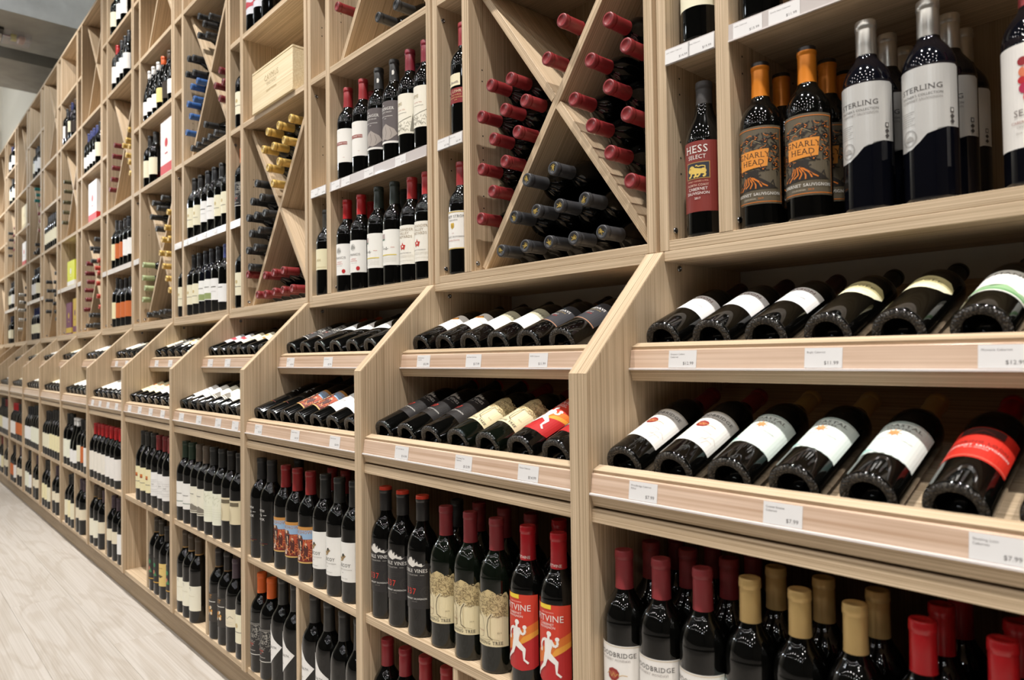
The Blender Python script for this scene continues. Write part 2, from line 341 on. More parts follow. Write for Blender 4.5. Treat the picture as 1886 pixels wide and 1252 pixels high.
rag = [(-50, 152), (50, 152), (50, 56)] + [(50-5*i, 56+(2.5 if i % 2 else 0)+rg.uniform(-1, 1.5)) for i in range(1, 20)] + [(-50, 58)]
sun = [('P', [(-6, 116), (6, 116), (0, 123)], (222, 150, 96)), ('P', [(-6, 116), (6, 116), (0, 108)], (222, 150, 96)), ('D', 0, 116, 6, (222, 150, 96))] + [('L', [(0, 116), (10*math.cos(a*.785), 116+10*math.sin(a*.785))], 1.3, (222, 150, 96)) for a in range(8)]
kind('coastal', 'gold capped bottle with pale aqua label', (204, 172, 112), rag, (222, 231, 224), [
    ('P', [(-50, 60), (-50, 96), (-38, 82), (-20, 72), (-6, 62), (-24, 62)], (170, 208, 200)), ('P', [(-50, 152), (30, 152), (0, 146), (-30, 148), (-50, 140)], (196, 214, 208)), ('T', 'COASTAL', 2, 135, 7, (92, 92, 86), True, 'c', 1.2), ('T', 'ESTATES', 2, 127, 4, (120, 112, 104), True, 'c', 1.3)] + sun +
    [('T', 'CABERNET SAUVIGNON', 4, 98, 3, (160, 160, 150)), ('T', 'CALIFORNIA', 2, 92, 2.4, (170, 170, 160))], cmetal=.25, crough=.42, h=.305)
kind('loon', 'bright red capped bottle with red label', (176, 26, 32), rect(48, 66, 148), (198, 44, 30), [('R', -26, 128, 26, 146, (70, 40, 36)), ('L', [(-12, 130), (0, 138), (14, 132)], 1.2, (150, 60, 50)), ('T', 'SMOKING LOON', 2, 104, 6, (120, 36, 30), True), ('T', 'CABERNET SAUVIGNON', 2, 95, 4.6, WH, True), ('T', 'VIN DE CALIFORNIE', 2, 90, 2, WH), ('R', -48, 69, 48, 70.5, (230, 120, 100))], crough=.3, h=.305)
crown = [(-18, 160), (-14, 168), (-12, 163), (-8, 171), (-4, 164), (-1, 173), (3, 164), (7, 169), (8, 160), (14, 164), (16, 158), (24, 160), (26, 155), (32, 157), (24, 152), (10, 155), (2, 151), (-10, 155)]
kind('noble', 'black bottle with red top and black label', (44, 42, 41), [(-46, 62), (46, 62), (46, 158), (20, 160), (6, 168), (-4, 174), (-16, 174), (-30, 168), (-46, 160)], (42, 40, 40), [
    ('P', [(x-4, y) for x, y in crown], (226, 222, 214)), ('T', 'NOBLE VINES', -2, 140, 7.4, WH, True), ('T', 'COLLECTION', -2, 133, 2.8, (200, 196, 188)), ('R', 16, 134, 26, 134.6, (200, 196, 188)), ('R', -28, 134, -18, 134.6, (200, 196, 188))] + lines(-22, 20, [122, 118, 114], (74, 70, 68)) + [
    ('T', '337', -8, 93, 13, (206, 60, 48), True), ('O', 30, 98, 12, .6, (72, 68, 64)), ('O', 30, 98, 9.5, .5, (72, 68, 64)), ('O', 30, 98, 5, .5, (72, 68, 64)), ('T', 'CABERNET SAUVIGNON', 2, 82, 3.6, WH), ('T', 'LODI 2018', 2, 77, 2, (150, 146, 140))], top=(196, 60, 40), crough=.3, h=.318, c0=.246, lrough=.35)
# tree label: bumpy crown outline on top
rg = random.Random(11)
ttop = [(-50, 158)] + [(-50+4*i, 160+5*math.sin(i*.55)+rg.uniform(-2.2, 2.2)) for i in range(1, 25)] + [(50, 152)]
TREEC = (150, 128, 88)
tcrown = rnd_scribble(210, -48, 48, 112, 157, .75, (132, 110, 76), 6, 5)+rnd_scribble(120, -46, 46, 114, 160, .7, (108, 92, 66), 5, 6)+rnd_scribble(100, -46, 46, 112, 158, 1.0, (214, 194, 146), 4, 8)
trunk = [('P', [(-5, 72), (-3, 90), (-6, 108), (-16, 120), (-10, 120), (-2, 110), (0, 118), (2, 110), (12, 120), (20, 118), (8, 108), (4, 92), (6, 72), (12, 68), (-12, 68)], (222, 208, 170)), ('L', [(-5, 72), (-3, 90), (-6, 108), (-18, 120)], .8, (110, 98, 76)), ('L', [(14, 118), (7, 108), (4, 92), (6, 74), (16, 68)], 1.8, (92, 82, 64)), ('L', [(-5, 74), (-14, 69), (-30, 68), (-32, 90), (-22, 104)], .6, (160, 146, 110)), ('L', [(10, 70), (30, 67)], .6, (160, 146, 110))]
kind('tree', 'dark red capped bottle with cream tree label', (124, 36, 40), [(-50, 54), (50, 54)]+ttop[::-1], (230, 216, 176), [('P', [(-50, 116), (-30, 110), (-12, 116), (8, 112), (30, 116), (50, 112)]+ttop[::-1], (204, 184, 136))]+tcrown+trunk+[('T', 'DREAMING TREE', 0, 58.5, 6.2, (58, 54, 48), True), ('T', 'CABERNET SAUVIGNON', -26, 82, 2.6, (150, 90, 60), True), ('T', '2019', 30, 80, 3, (130, 116, 86), True), ('R', 48.8, 54, 49.2, 150, (170, 150, 100))], crough=.5, h=.305, glass=GLASSG)
RW = (242, 238, 232)
runner = [('P', [(-9, 118), (8, 116), (9, 108), (5, 96), (4, 86), (-9, 86), (-9, 98)], RW), ('D', 1, 126, 5, RW), ('L', [(0, 122), (0, 116)], 5, RW), ('L', [(-7, 116), (-15, 112), (-19, 103), (-17, 95)], 4.6, RW), ('D', -18, 94, 3, RW), ('L', [(6, 114), (12, 104), (18, 108), (17, 114)], 4.4, RW), ('D', 17, 118, 4, RW), ('D', -7, 115, 2.6, RW), ('D', 6, 114, 2.6, RW),
          ('P', [(-6, 92), (5, 92), (19, 78), (12, 73), (-3, 82)], RW), ('D', 15, 76, 4, RW), ('P', [(12, 78), (19, 77), (17, 58), (14, 58)], RW), ('L', [(15, 58), (24, 51)], 4, RW), ('P', [(-9, 92), (2, 90), (-7, 68), (-13, 70)], RW), ('D', -10, 69, 3.4, RW), ('P', [(-13, 71), (-7, 68), (-24, 52), (-27, 55)], RW), ('L', [(-25, 54), (-28, 45)], 4, RW)]
fitlab = [(-44, 44), (-20, 38), (10, 36), (34, 40), (44, 46), (44, 178), (-44, 178)]
kind('runner', 'red capped bottle with red running-figure label', (168, 30, 38), fitlab, (208, 62, 42), [
    ('P', [(-44, 44), (-20, 38), (10, 36), (34, 40), (44, 46), (44, 104), (0, 80), (-44, 60)], (184, 36, 38)), ('P', [(-44, 60), (0, 80), (44, 104), (44, 130), (20, 118), (-44, 84)], (222, 120, 46)), ('P', [(0, 80), (44, 104), (44, 114), (14, 100)], (232, 160, 60)), ('P', [(-44, 178), (-20, 150), (-44, 140)], (190, 40, 36)),
    ('R', -22, 170, 6, 178, (240, 206, 60)), ('T', 'FINE CALIFORNIA', -2, 163, 2.2, (240, 200, 190)), ('T', 'FITVINE', 0, 148, 11.5, WH), ('T', 'CABERNET', -4, 141, 4.2, WH), ('T', 'SAUVIGNON', -4, 135.4, 4.2, WH), *runner],
    crough=.28, c0=.232, h=.306, capart=[('T', 'FITVINE', 1, 240, 5.5, WH)])
kind('smith', 'all black bottle with white arched lettering', (36, 35, 34), None, art=[('T', 'SMITH', -4, 150, 7, WH), ('T', '&', -4, 137, 8, WH), ('T', 'HOOK', -4, 125, 7, WH), ('R', -24, 140, -13, 141, WH), ('R', 6, 140, 18, 141, WH), ('T', '- 18 -', -4, 66, 3, GD), ('R', -24, 56, 22, 57, (120, 40, 36)), ('T', 'CENTRAL COAST', -4, 51, 2.4, GD)], h=.318, c0=.228, crough=.5, lrough=.4)
fs = [('R', -46, 118, 46, 150, (150, 180, 210)), ('R', -46, 143, 46, 152, (196, 140, 70)), ('R', -46, 56, 46, 62, (120, 40, 34)), ('R', -46, 52, 46, 56, (206, 170, 100)), ('T', 'FREAKSHOW', 0, 133, 8.5, (176, 116, 48), True),
      ('L', [(-34, 118), (-28, 100), (-30, 80), (-22, 66)], 5, (232, 190, 110)), ('P', [(-16, 118), (12, 118), (8, 128), (-10, 128)], (90, 60, 46)), ('D', -2, 124, 5, (220, 180, 150)), ('P', [(-14, 116), (12, 116), (6, 100), (8, 84), (-8, 84), (-6, 100)], (60, 40, 40)), ('L', [(2, 112), (5, 96), (0, 80), (3, 68)], 4, (226, 206, 178)), ('P', [(16, 66), (26, 66), (28, 96), (20, 110), (14, 96)], (84, 44, 38)), ('D', 21, 104, 4, (216, 176, 150)), ('P', [(-10, 60), (0, 60), (0, 72), (-9, 73)], (236, 230, 220)), ('P', [(30, 64), (42, 64), (42, 100), (34, 108)], (150, 60, 40))] + rnd_scribble(60, -44, 44, 60, 116, 1.6, (90, 40, 34), 8, 9)+rnd_scribble(40, -44, 44, 60, 116, 1.4, (226, 150, 90), 7, 10)
kind('freak', 'dark red capped bottle with circus picture label', (136, 38, 38), rect(46, 52, 152), (186, 84, 54), fs, ring=(200, 150, 80), crough=.35, c0=.232, h=.312)
duck = [(-26, 104), (-14, 103), (-4, 106), (0, 112), (-1, 118), (6, 116), (7, 118), (2, 121), (-1, 124), (-6, 123), (-8, 117), (-12, 113), (-24, 115), (-32, 110)]
kind('duck', 'black capped bottle with white duck label', (40, 40, 38), rect(48, 54, 152), (238, 236, 230), [('P', duck, (150, 124, 84)), ('P', [(-6, 123), (-1, 124), (2, 121), (0, 116), (-6, 116), (-8, 119)], (46, 52, 44)), ('P', [(-26, 108), (-12, 110), (-8, 106), (-20, 104)], (206, 186, 146)), ('T', 'DECOY', 0, 91, 8, (60, 58, 54), True), ('T', 'CABERNET SAUVIGNON', 0, 83, 3, (150, 146, 140)), ('T', '2018', -6, 75, 2.4, GR), ('T', 'SONOMA COUNTY', 0, 61, 2, GR)], ring=(150, 120, 70), c0=.230, h=.314)
kind('formula', 'orange capped bottle with black sketch label', (216, 98, 34), rect(46, 56, 156), (40, 38, 37), rnd_scribble(70, -42, 42, 84, 146, .8, (190, 186, 176), 9, 21)+[('T', '-O31', 14, 132, 6, (190, 186, 176)), ('T', 'CEC', 8, 110, 10, (190, 186, 176)), ('R', -20, 148, 36, 149, (190, 186, 176)), ('R', -20, 152, 36, 153, (190, 186, 176)), ('T', 'granted', -8, 86, 7, (206, 70, 46)), ('T', 've', -4, 78, 6, (206, 70, 46)), ('R', -24, 68, 16, 70, (170, 166, 160)), ('R', -46, 56, 46, 58, (226, 222, 214))], h=.31, crough=.5, c0=.240)
dia = [(-44, 60), (0, 92), (36, 118), (24, 126), (4, 150), (-14, 178), (-44, 178)]
kind('wealth', 'tall black bottle with white diamond label', (50, 49, 47), [(-16, 66), (-4, 76), (36, 118), (8, 140), (-6, 158), (-16, 178), (-40, 140), (-40, 96)], (238, 236, 232), [('T', 'STEALTH.', 0, 113, 6.4, (50, 48, 46)), ('T', 'CABERNET', -10, 92, 2.2, GR), ('D', -12, 162, 1, GR), ('R', -20, 140, -6, 140.6, GR), ('R', -20, 136, -8, 136.6, GR)], prof='long', h=.33, c0=.228, crough=.4)
kind('triangle', 'all black bottle with small red triangle', (44, 43, 42), None, art=[('P', [(-2, 96), (14, 96), (12, 114)], (206, 70, 60)), ('T', 'ALTON', 8, 84, 5, GD)], prof='long', h=.325, c0=.228, lrough=.4)
kind('martini', 'red capped bottle with white red-band label', (150, 38, 42), rect(50, 52, 160), (240, 237, 230), [('R', -30, 108, 32, 118, (150, 60, 48)), ('T', 'LOUIS MARTINI', 0, 110, 6, WH, True), ('L', [(-6, 146), (0, 150), (6, 146)], .8, CRM), ('T', '2018', 20, 66, 2.2, (190, 120, 100))], c0=.228, h=.312)
kind('peak', 'black capped bottle with grey mountain label', (46, 45, 44), rect(50, 50, 172), (96, 88, 88), [('R', -50, 50, 50, 56, WH), ('P', [(-36, 78), (-22, 92), (-8, 100), (2, 106), (14, 98), (30, 90), (40, 76), (20, 62), (8, 58), (-4, 62), (-16, 58), (-28, 66)], (168, 158, 150)), ('L', [(-24, 86), (-14, 76), (-18, 64)], 1.2, (110, 102, 100)), ('L', [(0, 98), (4, 80), (0, 66)], 1.2, (110, 102, 100)), ('L', [(16, 92), (22, 78), (18, 66)], 1.2, (110, 102, 100)), ('T', 'BERINGER', 0, 146, 8.2, WH, True), ('T', 'KNIGHTS VALLEY', 0, 138, 3.6, WH, True), ('T', 'CABERNET SAUVIGNON', 0, 126, 3, WH), ('T', '2018', 0, 120, 2.6, WH), ('D', -8, 160, 2, WH)], h=.318, c0=.236, capart=[('P', [(6, 254), (12, 254), (14, 262), (11, 268), (6, 266)], WH)])
hills = [('L', [(-40, 82), (-20, 90), (0, 92), (20, 98), (34, 104)], 1.2, (120, 116, 104)), ('P', [(30, 62), (44, 62), (38, 112)], (130, 126, 112))]+rnd_scribble(60, -44, 40, 62, 88, .8, (140, 136, 122), 7, 31)
kind('simi', 'dark red capped bottle with cream landscape label', (126, 32, 46), rect(50, 56, 168), (236, 231, 214), [('T', 'SIMI', -8, 136, 9, (160, 140, 90), True), ('T', 'Alexander Valley', 0, 122, 3, (190, 120, 100)), ('R', -20, 114, 20, 114.7, GR)]+hills, h=.318, c0=.240, capart=[('T', '^', 2, 270, 5, GD)])
kind('francis', 'bright red capped bottle with white seal label', (182, 28, 32), rect(50, 54, 154), (240, 238, 232), [('D', 2, 132, 11, (206, 204, 198)), ('P', [(-8, 126), (-6, 134), (0, 140), (6, 136), (12, 132), (12, 126)], (160, 158, 152)), ('T', 'ST FRANCIS', 0, 106, 7, (100, 96, 92), True), ('T', 'CABERNET', 4, 94, 3.4, (190, 80, 70)), ('T', 'SAUVIGNON', 4, 88, 3.4, (190, 80, 70)), ('T', 'SONOMA COUNTY', 4, 82, 2, GR), ('D', 22, 66, 6.5, (186, 34, 38))], c0=.238, h=.312)
kind('script', 'green capped bottle with white script label', (48, 56, 50), rect(50, 56, 158), (240, 238, 230), [('R', -24, 132, -6, 146, (170, 150, 146)), ('R', -24, 128, -6, 132, (70, 110, 90)), ('L', [(-26, 100), (-18, 112), (-14, 102), (-8, 106), (-4, 101), (2, 108), (0, 100), (8, 104)], 1, BK), ('R', -26, 84, 34, 87, (226, 206, 110)), ('R', 16, 106, 28, 107, (200, 90, 80))]+lines(-24, 34, [78, 74, 70, 66], (190, 186, 176)), c0=.226, ring=(150, 130, 80), h=.318)
star = [(12*math.sin(i*.628)*(1 if i % 2 == 0 else .5)-2, 100+12*math.cos(i*.628)*(1 if i % 2 == 0 else .5)) for i in range(10)]
kind('valley', 'red capped bottle with white star label', (172, 44, 44), rect(50, 50, 160), (238, 234, 222), [('T', 'ALEXANDER', 2, 144, 7, (160, 140, 110), True), ('T', 'VALLEY', 2, 134, 7, (160, 140, 110), True), ('T', 'VINEYARDS', 2, 124, 7, (160, 140, 110), True), ('P', star, (190, 60, 50)), ('D', -2, 100, 3, (238, 234, 222)), ('T', 'CABERNET SAUVIGNON', 2, 80, 3, GR)]+lines(-20, 34, [74, 70, 60], (180, 170, 150)), c0=.238, h=.312)
kind('rodney', 'red capped bottle with gold-edged white label', (150, 42, 46), rect(50, 66, 166), (240, 237, 230), [('R', -50, 162, 50, 165, (206, 180, 110)), ('R', -50, 66, 50, 69, (206, 180, 110)), ('T', 'RODNEY STRONG', 0, 148, 6.6, (60, 56, 52), True), ('T', 'VINEYARDS', 0, 140, 3.6, GR, True), ('P', [(-8, 134), (4, 134), (4, 124), (-2, 118), (-8, 124)], (206, 170, 70)), ('T', 'S', -2, 123, 6, (90, 76, 40), True), ('T', '2018', 0, 106, 2.4, RD), ('T', 'CABERNET SAUVIGNON', 0, 96, 4, (90, 86, 80)), ('T', 'Sonoma County', 0, 87, 4, (170, 80, 66))], h=.306)
kind('lohr', 'red capped bottle with cream and maroon labels', (140, 34, 42), [(-48, 78), (48, 78), (48, 118), (-48, 118)], (134, 36, 36), [('R', -26, 124, 16, 156, (236, 226, 192)), ('P', [(-20, 130), (-16, 138), (-6, 134), (8, 137), (12, 130)], (170, 160, 140)), ('T', 'J. LOHR', 0, 106, 7, (230, 214, 180), True), ('T', 'PASO ROBLES', 2, 98, 3.4, (214, 180, 120)), ('T', 'CABERNET SAUVIGNON', 2, 91, 3.4, (214, 180, 120)), ('T', '2018', 2, 85, 3, (214, 180, 120))], h=.306)
def simple(key, desc, cap, lc, art=(), y0=54, y1=152, **kw): kind(key, desc, cap, rect(48, y0, y1), lc, art, **kw)
simple('ade', 'dark capped bottle with plain cream label', (60, 56, 50), (234, 226, 190), [('T', 'JADE', 0, 118, 7, (170, 150, 100), True), ('R', -30, 96, 30, 97, (200, 180, 120))], 88, 160)
simple('josh', 'dark bottle with large pale cream label', (60, 60, 58), (240, 234, 206), [('T', 'JOSH', 0, 110, 9, (120, 60, 50)), ('L', [(-16, 84), (0, 90), (14, 82)], 1, (180, 120, 110))], 62, 170)
simple('hahn', 'black glossy bottle with low dark label', (60, 58, 58), (60, 56, 54), [('T', 'HAHN', 0, 130, 8, WH, True)], 70, 170)
# rack-only kinds
simple('grayson', 'bottle with white label and maroon lettering', (70, 40, 38), (242, 240, 238), [('T', 'GRAYSON', 0, 138, 7.5, (120, 60, 60), False, 'c', 1.2), ('T', 'CELLARS', 0, 131, 3, GR), ('T', 'CABERNET SAUVIGNON', 0, 106, 3.4, GR)]+lines(-20, 22, [124, 120], (200, 198, 196)), 82, 152)
kind('bogle', 'bottle with cream and olive curved label', (30, 32, 28), [(-46, 128), (-36, 112), (-20, 104), (0, 102), (20, 104), (36, 112), (46, 128), (44, 140), (34, 152), (0, 158), (-34, 152), (-44, 140)], (236, 230, 196), [('P', [(-46, 130), (0, 126), (46, 130), (44, 140), (34, 152), (0, 158), (-34, 152), (-44, 140)], (200, 190, 140)), ('T', 'BOGLE', 2, 132, 8, (80, 72, 50), True, 'c', 1.2), ('R', -16, 143, 16, 145, (120, 100, 64)), ('T', 'CABERNET SAUVIGNON', 0, 118, 2.6, (160, 140, 100))])
simple('manis', 'bottle with white label and green hills', (60, 60, 56), (240, 239, 232), [('P', [(-48, 64), (48, 64), (48, 84), (30, 78), (14, 88), (-6, 76), (-26, 84), (-48, 74)], (150, 186, 140)), ('P', [(-48, 64), (48, 64), (48, 70), (0, 72), (-48, 68)], (108, 156, 104)), ('R', -48, 60, 48, 64, WH), ('T', 'MCMANIS', 0, 132, 8, (110, 106, 100), True, 'c', 1.2), ('T', 'FAMILY VINEYARDS', 0, 118, 3, (170, 130, 130)), ('T', 'CABERNET SAUVIGNON', 0, 108, 2.8, (180, 150, 140))], 60, 152)
simple('leaf', 'bottle with white label and gold leaf', (50, 40, 36), (242, 240, 234), [('P', [(-14, 128), (-6, 138), (2, 134), (10, 142), (18, 132), (8, 124), (-4, 122)], (196, 140, 60)), ('P', [(-6, 130), (4, 136), (12, 130), (4, 126)], (120, 60, 40)), ('T', 'KENDALL JACKSON', 6, 112, 4, GR, True)]+lines(-10, 26, [100, 92], GR), 76, 156)
simple('gott', 'bottle with white and olive label', (60, 62, 50), (242, 241, 234), [('R', -48, 124, 48, 158, (186, 182, 156)), ('T', 'JOEL GOTT', 4, 132, 8, (110, 108, 92), True)], 64, 158)
simple('rmps', 'bottle with charcoal label and copper line', (40, 30, 28), (58, 58, 62), [('R', -48, 66, 48, 68, (206, 150, 110)), ('T', 'MONDAVI', 0, 124, 8, WH, True), ('T', 'PRIVATE SELECTION', 0, 116, 3.4, (200, 170, 100)), ('T', 'CABERNET', 0, 102, 4, WH), ('T', '2018', 10, 94, 4, (210, 60, 50)), ('L', [(-6, 138), (0, 142), (8, 138)], 1, (120, 160, 190))], 64, 156, ring=(180, 120, 70))
simple('roseart', 'bottle with red and grey picture label', (60, 40, 40), (206, 208, 214), [('P', [(-48, 96), (-10, 120), (20, 112), (48, 130), (48, 104), (0, 92), (-40, 84)], (180, 60, 70)), ('R', -48, 140, 48, 144, WH)], 66, 150)
simple('goldart', 'bottle with pale gold flower label', (60, 50, 40), (220, 214, 190), [('D', 8, 120, 8, (206, 170, 90)), ('D', -12, 108, 7, (206, 170, 90)), ('D', 20, 100, 6, (180, 140, 70))], 70, 150)
# far kinds
simple('domaine', 'dark green capped bottle with white underlined label', (40, 56, 42), (240, 238, 232), [('R', -48, 74, 48, 76, (80, 110, 90)), ('R', -18, 104, 22, 106, GR), ('P', [(-34, 116), (-24, 130), (-26, 110)], (90, 110, 80))], 54, 150, h=.315)
simple('chateau', 'brown capped bottle with cream arched-picture label', (92, 80, 68), (234, 230, 212), [('P', [(-24, 64), (34, 64), (28, 78), (6, 88), (-14, 82)], (130, 124, 112)), ('R', -24, 122, 16, 124, GR), ('R', -48, 58, 48, 61, (100, 90, 80))], 54, 150, h=.315)
simple('leafy', 'black capped bottle with tall pale green label', (44, 44, 42), (236, 236, 216), lines(-30, 34, [66, 74, 82, 90, 98], (206, 206, 180))+rnd_scribble(20, -30, 30, 110, 146, .8, (190, 192, 160), 8, 41), 46, 152, h=.318)
simple('arcs', 'black bottle with beige ring-pattern label', (36, 34, 32), (222, 210, 176), [('O', -30, 96, r, 1.2, (170, 156, 120)) for r in (12, 18, 24, 30)]+[('R', -10, 132, 30, 144, (110, 100, 80))], 74, 150, h=.318)
simple('creamtall', 'brown banded bottle with tall cream label', (74, 62, 48), (238, 234, 214), [('L', [(-4, 120), (2, 128), (6, 116)], 1, GR), ('R', -20, 96, 24, 97, (200, 190, 160))], 44, 132, ring=(180, 140, 80), h=.32)
simple('gothic', 'black bottle with gold and white picture label', (40, 36, 34), (52, 48, 44), [('T', 'ST', 0, 138, 12, (196, 140, 60), True), ('R', -24, 126, 24, 128, WH)]+[('D', 10*math.cos(i)-2, 96+12*math.sin(i*1.7), 5, (226, 214, 190) if i % 2 else (210, 150, 70)) for i in range(9)], 60, 156, ring=(120, 90, 50), h=.32)
simple('oldstack', 'plum capped bottle with square cream label', (76, 62, 70), (232, 222, 196), [('L', [(-24, 112), (-10, 118), (0, 110), (14, 120), (26, 112)], 1, BK)]+lines(-20, 24, [100, 94], (180, 170, 150)), 84, 142, h=.312)
simple('sunset', 'dark capped bottle with cream orange-square label', (50, 48, 44), (238, 228, 184), [('R', -20, 106, 12, 122, (206, 120, 50)), ('R', -20, 106, 12, 112, (150, 60, 40)), ('R', -24, 84, 24, 86, GR)], 52, 150, h=.318)
simple('lined', 'dark red capped bottle with white lined label', (120, 44, 44), (240, 238, 234), lines(-30, 34, [70, 78, 92, 110, 118], (190, 186, 184), 1)+[('T', 'ham', 10, 98, 7, GR)], 52, 150, h=.315)
simple('garden', 'black bottle with green and red picture', (56, 50, 40), (40, 38, 34), [('D', 0, 122, 9, (46, 130, 84)), ('R', -14, 84, 4, 100, (190, 110, 90)), ('P', [(-10, 78), (16, 78), (8, 96)], (60, 130, 80)), ('R', -30, 50, 30, 54, (206, 160, 70))], 46, 150, ring=(170, 130, 70), h=.315)
simple('mustard', 'black capped bottle with yellow label', (40, 36, 32), (226, 196, 120), [('P', [(-20, 96), (0, 104), (22, 98), (8, 90)], (70, 60, 40)), ('R', -20, 130, 20, 132, (150, 120, 60))], 56, 150)
simple('roster', 'red capped bottle with white bold-print label', (176, 34, 36), (240, 236, 230), [('T', 'ma', 0, 118, 12, BK), ('T', 'it', 6, 98, 12, BK), ('R', -24, 84, 24, 86, (200, 90, 90))], 44, 150, h=.30)
simple('rosterb', 'red capped bottle with white pink-script label', (170, 36, 38), (238, 232, 220), [('L', [(-20, 100), (-10, 122), (-4, 96), (6, 124), (12, 96), (22, 118)], 1.4, (206, 110, 120)), ('R', -30, 78, 30, 80, CRM)], 44, 150)
simple('cream', 'black capped bottle with cream label', (40, 38, 36), (234, 228, 200), [('D', 0, 112, 8, (200, 180, 130)), ('R', -24, 90, 24, 92, GR)], 54, 150)
simple('white', 'black capped bottle with white label', (38, 38, 40), (240, 239, 236), [('R', -22, 112, 22, 116, GR), ('R', -22, 92, 22, 93.5, (180, 178, 176))], 54, 152)
simple('meadow', 'dark blue bottle with green and white label', (38, 38, 40), (240, 240, 236), [('R', -48, 64, 48, 92, (150, 164, 110)), ('R', -20, 118, 24, 121, GR)], 60, 156, glass=GLASSB)
simple('bluecap', 'blue capped bottle with white label', (58, 66, 120), (240, 240, 238), [('R', -20, 104, 20, 107, GR)], 40, 120)
simple('whitecap', 'white capped sloping bottle with white label', (226, 224, 220), (242, 240, 236), [('R', -20, 84, 20, 86, GR)], 36, 112, prof='burg')
simple('orangeband', 'dark capped bottle with broad orange label', (44, 40, 38), (204, 110, 58), [('R', -24, 112, 24, 116, (240, 220, 200)), ('R', -48, 146, 48, 150, (240, 220, 200))], 56, 150)
simple('orangecapped', 'orange capped dark bottle with yellow label', (222, 96, 40), (232, 214, 140), [('R', -22, 84, 22, 88, (150, 60, 40))], 40, 118, prof='burg')
simple('patterned', 'gold patterned dark sloping bottle', (70, 50, 30), (52, 40, 28), rnd_scribble(30, -44, 44, 40, 120, 1.6, (176, 130, 60), 9, 51), 34, 124, prof='burg')
simple('blue', 'blue glass bottle with cream label', (30, 40, 90), (236, 230, 200), [('R', -20, 104, 20, 108, (60, 80, 140))], 60, 146, glass=GLASSB)
simple('tealcap', 'green capped dark bottle with cream label', (40, 110, 100), (230, 226, 206), [], 50, 140)
# neck-out kinds (no label shown)
for key, desc, cap, rest in [('n_red', 'red capped', (126, 38, 40), {}), ('n_orange', 'orange-red capped', (176, 62, 42), {}), ('n_gold', 'gold capped', (206, 172, 96), dict(cmetal=.4)), ('n_black', 'black capped', (44, 44, 44), {}), ('n_lion', 'black capped gold-crested', (58, 58, 60), {}), ('n_blue', 'blue capped', (52, 92, 150), {}), ('n_green', 'pale green capped', (164, 176, 130), {}), ('n_plum', 'maroon capped', (112, 36, 40), {}), ('n_teal', 'teal capped', (30, 112, 104), {}), ('n_olive', 'olive capped', (90, 86, 60), {}), ('n_silver', 'silver capped', (190, 190, 186), dict(cmetal=.6))]:
    kind(key, desc+' bottle', cap, None, **rest)

ORD = ['first', 'second', 'third', 'fourth', 'fifth', 'sixth', 'seventh', 'eighth', 'ninth', 'tenth', 'eleventh', 'twelfth', 'thirteenth', 'fourteenth']
BAYN = ['nearest bay']+[o_+' bay' for o_ in ORD[1:13]]
placed = []      # every bottle: kind, bay, shelf phrase, location, rot_x, spin
def put(key, bay, shelf, x, y, z, rx=0.0, spin=None, rz=0.0):
    placed.append([key, bay, shelf, (x-P*bay, y, z), rx, math.radians(17 if key == 'noble' else 7)+random.uniform(-.06, .06) if spin is None else spin, rz])
def row(bay, shelf, z, y, items, jit=.002):
    for key, x in items: put(key, bay, shelf, x, y+random.uniform(-jit, jit), z)

ZM, ZB, U2, UN, L2, L3, L4, L5 = .4992, .132, 1.362, 1.738, 2.132, 2.508, 2.890, 3.262
LOW, BOT, BOTR, SH1, SH2, NAR = 'lower shelf', 'bottom left cubby', 'bottom right cubby', 'bottom hutch shelf', 'tagged hutch shelf', 'narrow column'
# --- nearest bay
for k, x, y in [('woodbridge', .083, -.190), ('woodbridge', .159, -.189), ('woodbridge', .236, -.187), ('coastal', .3115, -.178), ('coastal', .388, -.178), ('coastal', .465, -.180), ('loon', .547, -.180), ('loon', .632, -.182), ('loon', .71, -.18)]: put(k, 0, LOW, x, y, ZM)
for k, x, y in [('woodbridge', .082, -.112), ('woodbridge', .158, -.110), ('woodbridge', .236, -.109), ('coastal', .3125, -.100), ('coastal', .388, -.101), ('coastal', .465, -.103), ('loon', .545, -.102), ('loon', .630, -.104), ('loon', .71, -.10)]: put(k, 0, 'lower middle row', x, y, ZM)
for k, x, y in [('woodbridge', .082, -.034), ('woodbridge', .158, -.032), ('woodbridge', .236, -.031), ('loon', .545, -.024), ('loon', .630, -.026)]: put(k, 0, 'lower back row', x, y, ZM)
put('hess', 0, NAR+' bottom', .116, .036, U2, spin=.14); put('josh', 0, NAR+' upper', .112, .036, UN)
row(0, SH1, U2, .038, [('gnarly', .232), ('gnarly', .318), ('sterling', .416), ('sterling', .506), ('seaglass', .636)])
row(0, 'bottom hutch middle row', U2, .116, [('gnarly', .233), ('gnarly', .318), ('sterling', .420), ('sterling', .512)])
row(0, 'bottom hutch back row', U2, .194, [('gnarly', .316), ('sterling', .420), ('sterling', .510)])
row(0, SH2, UN, .038, [('hahn', .236), ('hahn', .330)])
# --- second bay
row(1, LOW, ZM, -.188, [('noble', .0716), ('noble', .150), ('noble', .234), ('tree', .321), ('tree', .408), ('tree', .495), ('runner', .590), ('runner', .673)])
row(1, 'lower middle row', ZM, -.108, [('n_black', .26), ('tree', .345), ('tree', .43), ('tree', .515), ('runner', .60), ('runner', .678)])
row(1, BOT, ZB, -.186, [('lohr', .072), ('lohr', .152), ('martini', .236), ('martini', .318)])
row(1, BOTR, ZB, -.186, [('francis', .46), ('francis', .545)])
put('rodney', 1, NAR+' bottom', .112, .036, U2); put('lohr', 1, NAR+' upper', .128, .036, UN)
